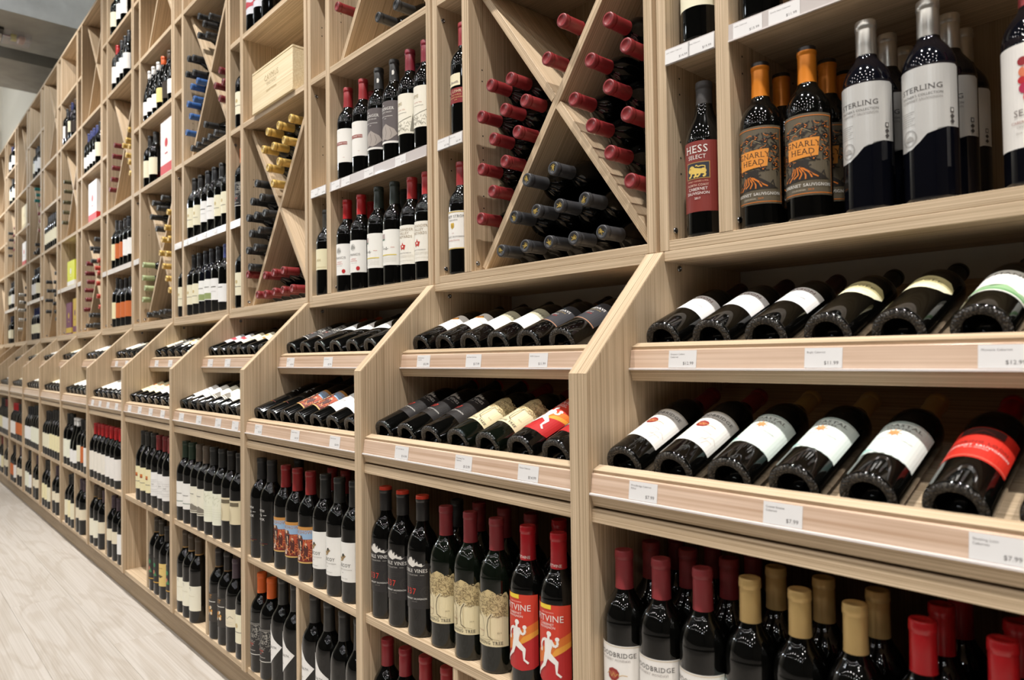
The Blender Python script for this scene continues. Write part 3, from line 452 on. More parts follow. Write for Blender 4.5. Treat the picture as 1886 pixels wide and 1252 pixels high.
# --- third bay
row(2, LOW, ZM, -.190, [('smith', .0716), ('smith', .150), ('freak', .248), ('freak', .335), ('freak', .420), ('duck', .508), ('duck', .593), ('duck', .673)])
row(2, 'lower middle row', ZM, -.110, [('smith', .17), ('freak', .40), ('freak', .48), ('freak', .56), ('freak', .65)])
row(2, BOT, ZB, -.192, [('formula', .0716), ('formula', .150), ('wealth', .236), ('wealth', .320)])
row(2, BOTR, ZB, -.192, [('wealth', .445), ('wealth', .532), ('triangle', .616), ('triangle', .698)])
row(2, SH1, U2, .038, [('francis', .238), ('francis', .332), ('script', .438), ('script', .526), ('valley', .622), ('valley', .700)])
row(2, 'bottom hutch back row', U2, .118, [('francis', .262), ('script', .461), ('script', .548)])
row(2, SH2, UN, .038, [('martini', .250), ('martini', .348), ('peak', .444), ('peak', .530), ('simi', .620), ('simi', .702)])
row(2, 'tagged hutch back row', UN, .118, [('martini', .274), ('peak', .555)])
put('ade', 2, NAR+' bottom', .098, .036, U2)
# --- fourth bay
row(3, LOW, ZM, -.192, [('domaine', .072), ('domaine', .152), ('chateau', .238), ('chateau', .316), ('leafy', .398), ('leafy', .482), ('arcs', .564), ('arcs', .646)])
row(3, BOT, ZB, -.192, [('creamtall', .072), ('creamtall', .150), ('creamtall', .230)])
row(3, BOTR, ZB, -.192, [('gothic', .446), ('gothic', .524), ('oldstack', .606), ('cream', .690)])
put('cream', 3, NAR+' bottom', .110, .036, U2); put('formula', 3, NAR+' upper', .110, .036, UN); put('cream', 3, NAR+' third', .120, .036, L2)
row(3, 'third hutch shelf', L3, .038, [('roseart', .235), ('roseart', .315), ('roseart', .395)])
# --- fifth bay
row(4, LOW, ZM, -.194, [('sunset', .238), ('sunset', .318), ('sunset', .402), ('lined', .488), ('lined', .570), ('lined', .650)])
row(4, BOTR, ZB, -.194, [('garden', .446), ('garden', .524), ('mustard', .604), ('garden', .69)])
row(4, SH1, U2, .038, [('cream', .238), ('cream', .318), ('meadow', .400), ('meadow', .486), ('white', .572), ('bluecap', .660)])
row(4, SH2, UN, .038, [('cream', .250), ('cream', .334), ('white', .432), ('white', .520), ('cream', .610), ('cream', .694)])
put('cream', 4, NAR+' bottom', .110, .036, U2)
# --- sixth bay
row(5, LOW, ZM, -.194, [('rosterb', .076), ('rosterb', .158), ('rosterb', .243), ('rosterb', .330), ('roster', .420), ('roster', .510), ('roster', .60)])
row(5, BOT, ZB, -.194, [('creamtall', .076), ('creamtall', .16), ('oldstack', .26)])
row(5, BOTR, ZB, -.194, [('oldstack', .46), ('oldstack', .56), ('white', .66)])
row(5, 'carton shelf', L2, .040, [('cream', .245), ('cream', .345)])
row(5, 'high shelf', L3, .040, [('whitecap', .24), ('whitecap', .322), ('whitecap', .405), ('orangecapped', .50), ('patterned', .60), ('whitecap', .69)])
# --- seventh bay onwards
row(6, LOW, ZM, -.194, [('leafy', .10), ('leafy', .19), ('whitecap', .30), ('whitecap', .39), ('cream', .48), ('orangeband', .58), ('roster', .67)])
row(6, BOT, ZB, -.194, [('cream', .14), ('sunset', .24), ('cream', .32)]); row(6, BOTR, ZB, -.194, [('oldstack', .47), ('oldstack', .56)])
row(6, SH1, U2, .038, [('sunset', .300), ('orangeband', .395), ('orangeband', .500), ('orangeband', .60)])
row(6, SH2, UN, .038, [('sunset', .278), ('orangeband', .379), ('orangeband', .477), ('white', .566), ('white', .66)])
row(6, 'high shelf', L4, .038, [('roster', .30), ('white', .395), ('white', .48), ('white', .576)]); row(6, 'top shelf', L5, .038, [('cream', .26), ('white', .40), ('white', .50)])
row(7, 'high shelf', L3, .038, [('bluecap', .25), ('bluecap', .335), ('bluecap', .42), ('bluecap', .505), ('cream', .60)])
row(8, 'high shelf', L4, .038, [('white', .26), ('patterned', .36), ('blue', .45), ('patterned', .55)])
row(9, 'carton shelf', L2, .038, [('cream', .22+.085*i) for i in range(6)])
row(10, SH1, U2, .038, [('blue', .30), ('blue', .42), ('blue', .52)]); row(10, SH2, UN, .038, [('white', .30), ('white', .42), ('cream', .52)]); row(10, 'high shelf', L4, .038, [('cream', .35), ('white', .45), ('white', .6)])
row(12, SH1, U2, .038, [('blue', .30), ('cream', .42)]); row(12, SH2, UN, .038, [('cream', .30), ('cream', .42), ('white', .52)]); row(12, 'high shelf', L4, .038, [('cream', .35), ('white', .55)]); row(12, 'top shelf', L5, .038, [('bluecap', .3), ('white', .5)])
far_kinds = ['cream', 'white', 'roster', 'sunset', 'leafy', 'orangeband', 'lined']
for b in range(7, 11):
    a, c = far_kinds[b % 7], far_kinds[(b+3) % 7]
    row(b, LOW, ZM, -.194, [(a if i < 3 else c, .12+.088*i) for i in range(7)])
    row(b, BOT, ZB, -.194, [(c, .12), (c, .21), (a, .30)]); row(b, BOTR, ZB, -.194, [('oldstack', .48), ('oldstack', .58)])
# --- slanted racks
TH = math.radians(21)
def rack(bay, tier, keys, x0=.095, dx=.0995):
    by, bz = (-.2024, .9501) if tier == 0 else (-.2024+.1145, .9501+.2133)
    for i, k in enumerate(keys):
        if k: put(k, bay, 'lower slanted rack' if tier == 0 else 'upper slanted rack', x0+dx*i, by, bz, -(math.pi/2-TH), random.uniform(-.05, .08))
rack(0, 0, ['woodbridge', 'woodbridge', 'coastal', 'coastal', 'coastal', 'loon', 'loon']); rack(0, 1, ['grayson', 'grayson', 'grayson', 'bogle', 'bogle', 'manis', 'manis'], .098)
rack(1, 0, ['noble', 'noble', 'noble', 'tree', 'tree', 'runner', 'runner'], .088); rack(1, 1, ['leaf', 'leaf', 'gott', 'gott', 'rmps', 'rmps'], .09, .101)
rack(2, 0, ['smith', 'smith', 'freak', 'freak', 'duck', 'duck', 'duck'], .082); rack(2, 1, ['formula', 'formula', 'wealth', 'wealth', 'wealth', 'triangle'], .08, .102)
rack(3, 0, ['white', 'domaine', 'chateau', 'chateau', 'leafy', 'leafy', 'arcs'], .08); rack(3, 1, ['roseart', 'roseart', 'cream', 'goldart', 'goldart', 'triangle'], .08, .102)
rack(4, 0, ['sunset', 'sunset', 'sunset', 'lined', 'lined', 'white', 'white'], .08); rack(4, 1, ['cream', 'formula', 'goldart', 'goldart', 'mustard'], .08, .102)
rack(5, 0, ['rosterb', 'rosterb', 'rosterb', 'roster', 'roster', 'roster'], .08, .105); rack(5, 1, ['white', 'cream', 'formula', 'formula', 'white'], .08, .102)
rack(6, 0, ['leafy', 'white', 'white', 'cream', 'cream', 'white'], .08, .105); rack(6, 1, ['white', 'white', 'cream', 'cream', 'cream'], .08, .102)
for b in range(7, 11):
    rack(b, 0, [['white', 'cream'][(i+b) % 2] for i in range(6)], .08, .105); rack(b, 1, ['cream', 'white', 'formula'] if b % 2 else ['white', 'white', 'cream'], .08, .102)
# --- neck-out bottles in the cross racks (bay, key, pocket, [(x, z)] of the cap)
def cross(bay, key, pocket, pts, dz=-.008):
    odd = bay % 2; zb, zt = (L4, 3.625) if (odd and pts[0][1] > 2.6) else ((U2, L2-.022) if odd else (L2, L4-.022))
    pts = [[x-(.015 if bay >= 4 else 0), z+dz] for x, z in pts]
    lines_ = [((.1926, zb), (.7521, zt)), ((.7521, zb), (.1926, zt))]
    for _ in range(40):       # nudge neighbours until the glass bodies only touch each other, the planks and the walls
        for i in range(len(pts)):
            for j in range(i):
                dx, dz2 = pts[i][0]-pts[j][0], pts[i][1]-pts[j][1]; d = math.hypot(dx, dz2) or 1e-6
                if d < .0738:
                    k = (.0738-d)/2/d; pts[i][0] += dx*k; pts[i][1] += dz2*k; pts[j][0] -= dx*k; pts[j][1] -= dz2*k
            for (ax, az), (bx_, bz_) in lines_:
                L_ = math.hypot(bx_-ax, bz_-az); nx, nz = -(bz_-az)/L_, (bx_-ax)/L_; d = (pts[i][0]-ax)*nx+(pts[i][1]-az)*nz
                if abs(d) < .0485: k = (.0485 if d >= 0 else -.0485)-d; pts[i][0] += nx*k; pts[i][1] += nz*k
            pts[i][0] = min(max(pts[i][0], .2305), .7145); pts[i][1] = min(max(pts[i][1], zb+.0378), zt-.038)
    pts.sort(key=lambda q: (-round(q[1], 2), q[0]))
    for x, z in pts: put(key, bay, 'cross rack '+pocket, x, .2985, z, math.pi/2, random.uniform(-3, 3))
cross(1, 'n_red', 'left pocket', [(0.286, 1.833), (0.364, 1.842), (0.416, 1.771), (0.333, 1.763), (0.237, 1.763), (0.377, 1.694), (0.283, 1.695), (0.327, 1.628), (0.236, 1.628), (0.282, 1.56), (0.235, 1.491)])
cross(1, 'n_red', 'top pocket', [(0.526, 1.907), (0.476, 1.836)])
cross(1, 'n_red', 'right pocket', [(0.66, 1.86), (0.706, 1.789), (0.608, 1.79), (0.658, 1.717), (0.558, 1.718), (0.608, 1.647), (0.705, 1.646), (0.658, 1.576), (0.708, 1.504)])
cross(1, 'n_lion', 'bottom pocket', [(0.491, 1.577), (0.404, 1.568), (0.585, 1.49), (0.506, 1.489), (0.436, 1.489), (0.357, 1.486), (0.308, 1.41), (0.394, 1.411), (0.474, 1.41), (0.551, 1.409), (0.633, 1.411)])
cross(2, 'n_red', 'left pocket', [(.245, 2.33), (.30, 2.39)]); cross(2, 'n_black', 'bottom pocket', [(.50, 2.20), (.60, 2.20)])
cross(3, 'n_gold', 'top pocket', [(0.637, 2.045), (0.533, 2.045), (0.433, 2.045), (0.58, 1.977), (0.485, 1.976), (0.39, 1.985), (0.531, 1.906), (0.435, 1.902), (0.478, 1.832)])
cross(3, 'n_black', 'left pocket', [(0.322, 1.862), (0.367, 1.798), (0.276, 1.795), (0.399, 1.73), (0.235, 1.736), (0.315, 1.733), (0.262, 1.66), (0.350, 1.67), (0.235, 1.59), (0.314, 1.60), (0.274, 1.525)])
cross(3, 'n_red', 'bottom pocket', [(0.400, 1.480), (0.480, 1.485), (0.565, 1.485), (0.327, 1.411), (0.405, 1.411), (0.484, 1.411), (0.562, 1.411), (.640, 1.411)])
cross(3, 'n_red', 'lower left pocket', [(0.235, 1.43)])
cross(4, 'n_black', 'top pocket', [(0.423, 2.79), (0.57, 2.737), (0.49, 2.73), (0.42, 2.70), (0.53, 2.664)]); cross(4, 'n_black', 'upper left pocket', [(0.293, 2.627), (0.349, 2.562), (0.236, 2.57), (0.37, 2.64)])
cross(4, 'n_blue', 'left pocket', [(0.40, 2.486), (0.318, 2.483), (0.356, 2.411), (0.265, 2.411), (0.30, 2.342), (0.24, 2.275)])
cross(4, 'n_plum', 'right pocket', [(0.694, 2.442), (0.712, 2.364), (0.63, 2.39), (0.65, 2.30)]); cross(4, 'n_black', 'bottom pocket', [(0.50, 2.252), (0.63, 2.181), (0.552, 2.181), (0.475, 2.181), (0.395, 2.181), (0.318, 2.181)])
cross(5, 'n_black', 'top pocket', [(0.44, 2.021), (0.597, 2.023), (0.40, 1.95), (0.52, 1.98), (0.50, 1.87)])
cross(5, 'n_gold', 'right pocket', [(0.694, 1.93), (0.652, 1.855), (0.60, 1.798), (0.705, 1.789), (0.56, 1.73), (0.67, 1.714), (0.61, 1.65), (0.66, 1.577), (0.70, 1.506)])
cross(5, 'n_green', 'left pocket', [(0.25, 1.672), (0.24, 1.60), (0.25, 1.53), (0.235, 1.455)]); cross(5, 'n_black', 'bottom pocket', [(0.336, 1.41), (0.445, 1.411), (0.560, 1.411), (0.64, 1.411)])
cross(6, 'n_plum', 'left pocket', [(0.364, 2.53), (0.323, 2.464), (0.309, 2.39), (0.303, 2.32), (0.26, 2.24)]); cross(6, 'n_gold', 'right pocket', [(0.69, 2.55), (0.63, 2.50), (0.565, 2.477), (0.70, 2.446), (0.64, 2.409), (0.70, 2.351), (0.71, 2.275)])
cross(7, 'n_black', 'top pocket', [(0.596, 2.0), (0.465, 1.952), (0.56, 1.92), (0.49, 1.86)]); cross(7, 'n_plum', 'left pocket', [(0.346, 1.86), (0.312, 1.79), (0.364, 1.724), (0.29, 1.67), (0.321, 1.60), (.27, 1.53)])
cross(7, 'n_orange', 'right pocket', [(0.675, 1.844), (0.60, 1.80), (0.676, 1.758), (0.64, 1.69), (0.66, 1.60), (0.69, 1.506)]); cross(7, 'n_black', 'bottom pocket', [(0.44, 1.479), (0.54, 1.474), (0.34, 1.411), (0.45, 1.411), (0.56, 1.411)])
cross(8, 'n_olive', 'left pocket', [(.30, 2.60), (.32, 2.52), (.28, 2.44), (.27, 2.36), (.235, 2.28)]); cross(9, 'n_black', 'right pocket', [(.69, 1.9), (.64, 1.83), (.59, 1.76), (.67, 1.72), (.62, 1.65), (.66, 1.57), (.70, 1.5)]); cross(9, 'n_black', 'left pocket', [(.30, 1.86), (.34, 1.78), (.27, 1.7), (.3, 1.6)])
cross(10, 'n_teal', 'top pocket', [(.46, 2.79), (.54, 2.72), (.46, 2.68)]); cross(10, 'n_red', 'right pocket', [(.69, 2.6), (.63, 2.53), (.69, 2.45), (.66, 2.37)]); cross(10, 'n_black', 'bottom pocket', [(.5, 2.26), (.42, 2.19), (.55, 2.19), (.62, 2.2)])
cross(11, 'n_silver', 'left pocket', [(.30, 1.86), (.34, 1.78), (.27, 1.7), (.3, 1.6), (.25, 1.5)]); cross(11, 'n_black', 'right pocket', [(.69, 1.9), (.64, 1.83), (.59, 1.76), (.67, 1.68), (.66, 1.58)])
cross(12, 'n_black', 'left pocket', [(.30, 2.6), (.34, 2.52), (.27, 2.44), (.3, 2.35)]); cross(12, 'n_red', 'right pocket', [(.69, 2.6), (.63, 2.53), (.69, 2.45), (.66, 2.37)])

# build bottles: the nearest 300 as things with parts, the rest as one stuff object
placed.sort(key=lambda q: (q[1], ))
N_THINGS = 300
from collections import defaultdict
cnt = defaultdict(list)
for i, q in enumerate(placed): cnt[(q[0], q[1], q[2])].append(i)
proto = {}
def bottle_parts(key, far):
    k = K[key]
    if (key, far) not in proto:
        g = glass_mesh(k['prof'], k['glass'], far)
        c = cap_mesh(k['c0'], k['cap'], k['crough'], k['cmetal'], k['top'], far, k['ring'])
        lab = pr = ca = None
        R = .0372 if k['prof'] in ('bord', 'slope', 'tall') else .0383
        if k['label']: lab = art_mesh('label', [('P', k['label'], k['lcol'])], R, k['lrough'], k['lmetal'], base=.00025)
        if k['art']: pr = art_mesh('printing', k['art'], R, k['lrough'], base=.0006, step=.00001 if len(k['art']) > 60 else .00004)
        if k['capart']: ca = art_mesh('cap_printing', k['capart'], .0158, .5, base=.0004)
        proto[(key, far)] = (g, c, lab, pr, ca)
    return proto[(key, far)]
def phrase(i):
    q = placed[i]; key, bay, shelf = q[:3]; same = cnt[(key, bay, shelf)]; d = K[key]['desc']
    if 'cross' in shelf:
        return '%s, %s%s, %s' % (d, (ORD[same.index(i)]+' from top, ') if len(same) > 1 else '', shelf, BAYN[bay])
    same2 = sorted(same, key=lambda j: placed[j][3][0])
    return '%s, %s%s, %s' % (d, (ORD[same2.index(i)]+' from left, ') if len(same) > 1 else '', shelf, BAYN[bay])
stuff_bm = []
for i, (key, bay, shelf, loc, rx, spin, rz) in enumerate(placed):
    k = K[key]; far = bay >= 4; g, c, lab, pr, ca = bottle_parts(key, far)
    Mx = Matrix.Translation(loc) @ Matrix.Rotation(rx, 4, 'X') @ Matrix.Rotation(spin, 4, 'Z') @ Matrix.Diagonal((1, 1, k['h']/.3 if 'cross' not in shelf else .99, 1))
    if i >= N_THINGS:
        stuff_bm.append((Mx, [me for me in (g, c, lab) if me])); continue
    kindn = 'wine_bottle'
    root = empty(kindn, loc, phrase(i), 'bottle', 'bottles on the %s, %s' % (shelf, BAYN[bay]))
    root.matrix_world = Mx
    link('glass_body', g, root); link('capsule', c, root)
    if ca: link('cap_printing', ca, root)
    if lab:
        lo = link('paper_label', lab, root)
        if pr: link('printing', pr, lo)
    elif pr: link('printing', pr, root)
if stuff_bm:
    verts, faces, mi, mats = [], [], [], []
    for Mx, mes in stuff_bm:
        for me in mes:
            off = len(verts); verts += [tuple(Mx @ v.co) for v in me.vertices]
            ms = []
            for m in me.materials:
                if m not in mats: mats.append(m)
                ms.append(mats.index(m))
            for p_ in me.polygons: faces.append([off+a for a in p_.vertices]); mi.append(ms[p_.material_index])
    me = bpy.data.meshes.new('far_bottles'); me.from_pydata(verts, [], faces)
    for m in mats: me.materials.append(m)
    me.polygons.foreach_set('material_index', mi); me.shade_smooth(); me.update()
    link('distant_wine_bottles', me, kind='stuff', label='many small wine bottles on the shelves of the farthest bays', category='bottle')

# ------------------------------------------------------------------ crest on the black neck-out caps
crest = art_mesh('crest', [('P', [(-5, -6), (-2, -5), (0, -1), (3, -6), (5, -5), (3, -1), (5, 2), (3, 5), (6, 8), (1, 8), (-2, 5), (-5, 6), (-3, 2), (-6, 0), (-2, 0)], (206, 176, 96)), ('L', [(-7, 3), (-3, 8), (2, 10)], 1.2, (206, 176, 96))], None, .35, .5)
for o in list(COL.objects):
    if o.name.startswith('wine_bottle') and 'gold-crested' in o.get('label', ''):
        c = link('crest', crest, o); c.matrix_parent_inverse = Matrix.Identity(4)
        c.location = (0, 0, .3012); c.rotation_euler = (-math.pi/2+math.pi, 0, 0)
        c.matrix_local = Matrix.Translation((0, 0, .3006)) @ Matrix.Rotation(-math.pi/2, 4, 'X')

# ------------------------------------------------------------------ cabinets
def screw(parent, x, y, z, r=.0062):
    me = screw_me
    o = link('screw', me, parent); o.matrix_local = Matrix.Translation((x, y, z)) @ Matrix.Rotation(math.pi/2, 4, 'Y') @ Matrix.Scale(r/.0062, 4)
screw_me = lathe('screw', [(.0062, 0), (.0060, .0022), (.0045, .0028), (.0030, .0026), (.0026, .0012), (0, .0012)], 16, [STEEL])
def base_unit(i):
    T = .0426 if i == 0 else .0325; y0, yb = -.2336, .310
    root = empty('display_base', (-P*i, 0, 0), 'pale wood display base with slanted bottle racks and cubbies, %s' % BAYN[i] if i < 13 else 'pale wood display base at far end', 'cabinet', 'display bases along the wall')
    s = [(y0, .117), (yb, .117), (yb, 1.340), (-.001, 1.340), (y0, 1.1075)]
    xr = P if i > 0 else P+.0
    if i == 0: link('side_panel', prism('side_panel', .0214, T, s, WZ), root)
    else: link('side_panel', prism('side_panel', 0, T, s, WZ), root)
    if i == 1: link('side_panel', prism('side_panel', P, P+.0212, s, WZ), root)
    if i == 0: link('side_panel', prism('side_panel', P, P+.0213, s, WZ), root)
    yf = y0+.0075
    xa, xb = (.0214, T) if i == 0 else (0, T)
    for ea, eb in [(xa, xb)]+([(P+.0002, P+.0212)] if i < 2 else []):
        link('edge_band', box('edge_band', ea+.0003, eb-.0003, y0-.0008, y0-.0001, .118, 1.1078, WZ, 0), root)
        L_ = math.hypot(.2326, .2325); e = link('edge_band', box('edge_band', 0, L_, -(eb-ea)/2+.0003, (eb-ea)/2-.0003, 0, .0008, WX, 0), root)
        d_ = Vector((0, .2326, .2325)).normalized(); n_ = Vector((0, -.7071, .7071)); cx_ = Vector((-1, 0, 0))
        e.matrix_local = Matrix.Translation(((ea+eb)/2, y0-.0003, 1.1078)) @ Matrix((d_, d_.cross(n_)*-1, n_)).transposed().to_4x4()
    link('top_board', box('top_board', T, P, .0, yb, 1.322, 1.3415, WX), root)
    link('front_rail', box('front_rail', T, P, yf, yf+.10, .8513, .8744, WX), root)
    link('shelf', box('shelf', T, P, yf, yb-.01, .477, ZM, WX), root)
    link('bottom_board', box('bottom_board', T, P, yf, yb-.01, .112, ZB, WX), root)
    link('divider', box('divider', .389, .406, yf+.001, yb-.01, ZB, .477, WZ), root)
    link('back_panel', box('back_panel', T, P, yb-.01, yb, .112, 1.322, WBACK), root)
    link('kick_board', box('kick_board', 0, P, y0+.040, y0+.058, 0, .112, KICK), root)
    b = link('hanging_batten', box('hanging_batten', T, P, .285, .2985, 1.262, 1.3215, BATTEN), root)
    screw(b, .16, .283, 1.29); screw(b, .56, .283, 1.29)
    for o in b.children: o.matrix_local = Matrix.Translation(o.matrix_local.translation) @ Matrix.Rotation(math.pi/2, 4, 'X')
    screw(root, T, .050, 1.3115); screw(root, T, -.12, .165)
    c, sn = math.cos(TH), math.sin(TH)
    for tier in (0, 1):
        fy, fz = (-.230, .899) if tier == 0 else (-.1155, 1.1123); L = (.295-fy)/c-.01
        q = lambda a, n: (fy+a*c-n*sn, fz+a*sn+n*c)      # a along the slope, n above the board
        bd = link('slanted_shelf', prism('slanted_shelf', T+.0006, P-.0006, [q(0, 0), q(L, 0), q(L, -.022), q(0, -.022)], WX), root)
        link('front_lip', prism('front_lip', T+.001, P-.001, [q(.0215, .0005), q(.0415, .0005), q(.0415, .0375), q(.0215, .0375)], WX), bd)
        ty, tz = (0, 0) if tier == 0 else (.1145, .2133)
        link('maple_strip', prism('maple_strip', T+.001, P-.001, [(-.2215+ty, .9360+tz), (-.2257+ty, .9345+tz), (-.2298+ty, .8998+tz), (-.2225+ty, .9012+tz), (-.2100+ty, .9062+tz)], MAPLE, .0004), bd)
        link('plastic_lip', prism('plastic_lip', T+.001, P-.001, [(-.2302+ty, .9028+tz), (-.2332+ty, .9022+tz), (-.2334+ty, .8990+tz), (-.2302+ty, .8992+tz)], PLASTIC, .0003), bd)
    return root
bases = {}
for i in range(0, 14): 
    if i in (0, 1, 2): bases[i] = base_unit(i)
    else:
        src = bases[2]; r = src.copy(); COL.objects.link(r); r.location = (-P*i, 0, 0)
        r['label'] = ('pale wood display base with slanted bottle racks and cubbies, %s' % BAYN[i]) if i < 13 else 'pale wood display base with slanted racks at the far left end'
        for ch in list(src.children):
            c2 = ch.copy(); COL.objects.link(c2); c2.parent = r
            for g in list(ch.children):
                d2 = g.copy(); COL.objects.link(d2); d2.parent = c2

XL, XC, XR = .1926, .1643, .7521
def plank(root, x0, z0, x1, z1, t=.021, y0=.033, y1=.298):
    L = math.hypot(x1-x0, z1-z0); a = math.atan2(z1-z0, x1-x0)
    o = link('cross_plank', box('cross_plank', 0, L, y0, y1, -t/2, t/2, WX), root)
    o.matrix_local = Matrix.Translation((x0, 0, z0)) @ Matrix.Rotation(-a, 4, 'Y')
def cross_rack(root, zb, zt):
    zt -= .022; a = math.atan2(zt-zb, XR-XL); t = .0195; ex = t/2/math.sin(a)+.001
    p0, p1 = (XL+ex, zb+.0085), (XR-ex, zt-.0085); plank(root, *p0, *p1, t)          # rising plank, full length
    q0, q1 = (XR-ex, zb+.0085), (XL+ex, zt-.0085); cx_, cz_ = (XL+XR)/2, (zb+zt)/2; g = (t/2+.0005)/math.sin(2*(math.pi/2-a)) if abs(math.sin(2*(math.pi/2-a))) > .1 else .012
    ux, uz = math.cos(a)*g, math.sin(a)*g
    plank(root, *q0, cx_+ux, cz_-uz, t); plank(root, cx_-ux, cz_+uz, *q1, t)         # falling plank in two halves
def upper_unit(i):
    odd = i % 2; zt = 3.647; yb = .310
    lab = 'tall pale wood hutch with %s, %s' % ('cross racks at bottom and top' if odd else 'two bottle shelves below a cross rack', BAYN[i]) if i < 13 else 'tall pale wood hutch at the far left end of the wall'
    root = empty('wine_hutch', (-P*i, 0, 0), lab, 'cabinet', 'hutches along the wall')
    link('side_panel', box('side_panel', .0333, .0546, 0, yb, 1.342, zt, WZ), root)
    link('side_panel', box('side_panel', XR, .7731, 0, yb, 1.342, zt, WZ), root)
    link('filler_strip', box('filler_strip', .0231, .0333, .012, .03, 1.342, zt, WZ), root)
    link('divider', box('divider', XC, XL, 0, yb-.01, 1.362, zt-.02, WZ), root)
    link('bottom_board', box('bottom_board', .0546, XR, .0005, yb-.01, 1.342, U2, WX), root)
    link('top_board', box('top_board', .0546, XR, .0, yb, zt-.02, zt, WX), root)
    link('back_panel', box('back_panel', .0546, XR, yb-.01, yb, 1.342, zt-.02, WBACK), root)
    nar = [UN, L2, L3, L4, L5]; wide = ([UN, L2, L4, L5] if not odd else [L2, L3, L4])
    for z in nar:
        s_ = link('shelf', box('shelf', .0546, XC, .001, yb-.01, z-.022, z, WX), root)
        if z == UN: link('price_strip', prism('price_strip', .0550, XC-.0004, [(-.0025, z-.033), (.0005, z-.033), (.0005, z-.002), (-.0012, z-.001)], GREYSTRIP, 0), s_)
    for z in wide:
        s_ = link('shelf', box('shelf', XL, XR, .001, yb-.01, z-.022, z, WX), root)
        if z == UN:
            link('price_strip', prism('price_strip', XL+.0004, XR-.0004, [(-.0025, z-.033), (.0005, z-.033), (.0005, z-.002), (-.0012, z-.001)], GREYSTRIP, 0), s_)
            link('plastic_lip', prism('plastic_lip', XL+.0004, XR-.0004, [(-.0045, z-.0335), (-.002, z-.0335), (-.002, z-.0305), (-.0045, z-.031)], PLASTIC, 0), s_)
    if odd: cross_rack(root, U2, L2); cross_rack(root, L4, zt)
    else: cross_rack(root, L2, L4)
    screw(root, .0546, .022, 1.3835); screw(root, .0546, .022, 2.075); screw(root, XL, .022, 1.3835)
    # drilled shelf-pin holes in the side of the wide compartment
    bm = bmesh.new()
    for xx in (.0546, XL):
        for yy in (.045, .245):
            for zz in [1.50+.032*k for k in range(3)]+[1.66+.032*k for k in range(3)]+[1.87, 1.90, 2.3, 2.33]:
                vs = [bm.verts.new((xx+.0002, yy+.0022*math.cos(a*math.pi/4), zz+.0022*math.sin(a*math.pi/4))) for a in range(8)]; bm.faces.new(vs)
    link('pin_holes', bm_mesh(bm, 'pin_holes', [HOLE]), root, kind='stuff')
    return root
uppers = {}
for i in range(0, 14):
    if i < 2: uppers[i] = upper_unit(i); continue
    src = uppers[i % 2]; r = src.copy(); COL.objects.link(r); r.location = (-P*i, 0, 0)
    r['label'] = ('tall pale wood hutch with %s, %s' % ('cross racks at bottom and top' if i % 2 else 'two bottle shelves below a cross rack', BAYN[i])) if i < 13 else 'tall pale wood hutch at the far left end of the wall'
    for ch in list(src.children):
        c2 = ch.copy(); COL.objects.link(c2); c2.parent = r
        for g in list(ch.children):
            d2 = g.copy(); COL.objects.link(d2); d2.parent = c2

# ------------------------------------------------------------------ price tags
def tag(bay, x0, where, l1, l2, price, lab, wd=.056):
    wmm = wd*500
    if where in ('lower', 'upper'):
        ht = 30; art = [('R', -wmm, 0, wmm, ht, (228, 226, 224)), ('T', l1, -wmm+3.5, ht-8, 2.9, (96, 90, 90), False, 'l')]
        if l2: art.append(('T', l2, -wmm+3.5, ht-13, 2.9, (96, 90, 90), False, 'l'))
        art.append(('T', price, wmm-5, 5.0, 5.2, (70, 64, 64), False, 'r'))
        y, z = (-.2298, .9033) if where == 'lower' else (-.2298+.1145, .9033+.2133); rx = math.radians(-7)
    else:
        ht = 28; art = [('R', -wmm, 0, wmm, ht, (228, 226, 224)), ('T', l1, -wmm+3, ht-8, 2.6, (120, 116, 116), False, 'l'), ('T', price, wmm-5, 5, 4.6, (100, 96, 96), False, 'r')]
        y, z = -.0030, UN-.0315; rx = math.radians(-2.5)
    o = link('price_tag', card_mesh(wd, ht/1000)); o.location = (x0+wd/2-P*bay, y, z); o.rotation_euler = (rx, 0, 0)
    o['label'] = lab; o['category'] = 'price tag'; o['group'] = 'price tags on the %s strip, %s' % (where, BAYN[bay])
    link('printing', art_mesh('tag_printing', art[1:], None, .5, 0, base=.0007, step=.00001), o)
def card_mesh(w_, h_): return box('card', -w_/2, w_/2, -.0006, 0, 0, h_, WHITE, 0)
def near(bay, where, items):
    for x0, a, b, pr in items:
        tag(bay, x0, where, a, b, pr, 'white price tag reading %s, %s on %s strip, %s' % (pr, ORD[[q[0] for q in items].index(x0)]+' from left', where+(' rack' if where != 'hutch' else ''), BAYN[bay]))
near(0, 'lower', [(.127, 'Woodbridge Cabernet', '750ml', '$7.99'), (.363, 'Coastal Estates', 'Cabernet', '$7.99'), (.613, 'Smoking Loon', 'Cabernet', '$7.99')])
near(0, 'upper', [(.129, 'Grayson Cellars', 'Cabernet', '$12.99'), (.373, 'Bogle Cabernet', '', '$11.99'), (.598, 'Mcmanis Cabernet', '', '$12.99')])
near(1, 'lower', [(.178, '337 Lodi Cabernet', '', '$14.99'), (.411, 'Dreaming Tree', 'Cabernet', '$13.99'), (.608, 'Fitvine Cabernet', '', '$14.99')])
near(1, 'upper', [(.108, 'Kendal Jackson', 'Cabernet', '$22.99'), (.308, 'Joel Gott Cabernet', '', '$17.99'), (.523, 'RMPS Cabernet', '', '$11.99')])
near(2, 'lower', [(.106, 'Smith and Hook', 'Cabernet', '$22.99'), (.368, 'Freakshow Cabernet', '', '$13.99'), (.607, 'Decoy Cabernet', '', '$24.99')])
near(2, 'upper', [(.095, 'Intrinsic Red', 'Blend', '$25.99'), (.355, 'Stealth Cabernet', '', '$21.99')])
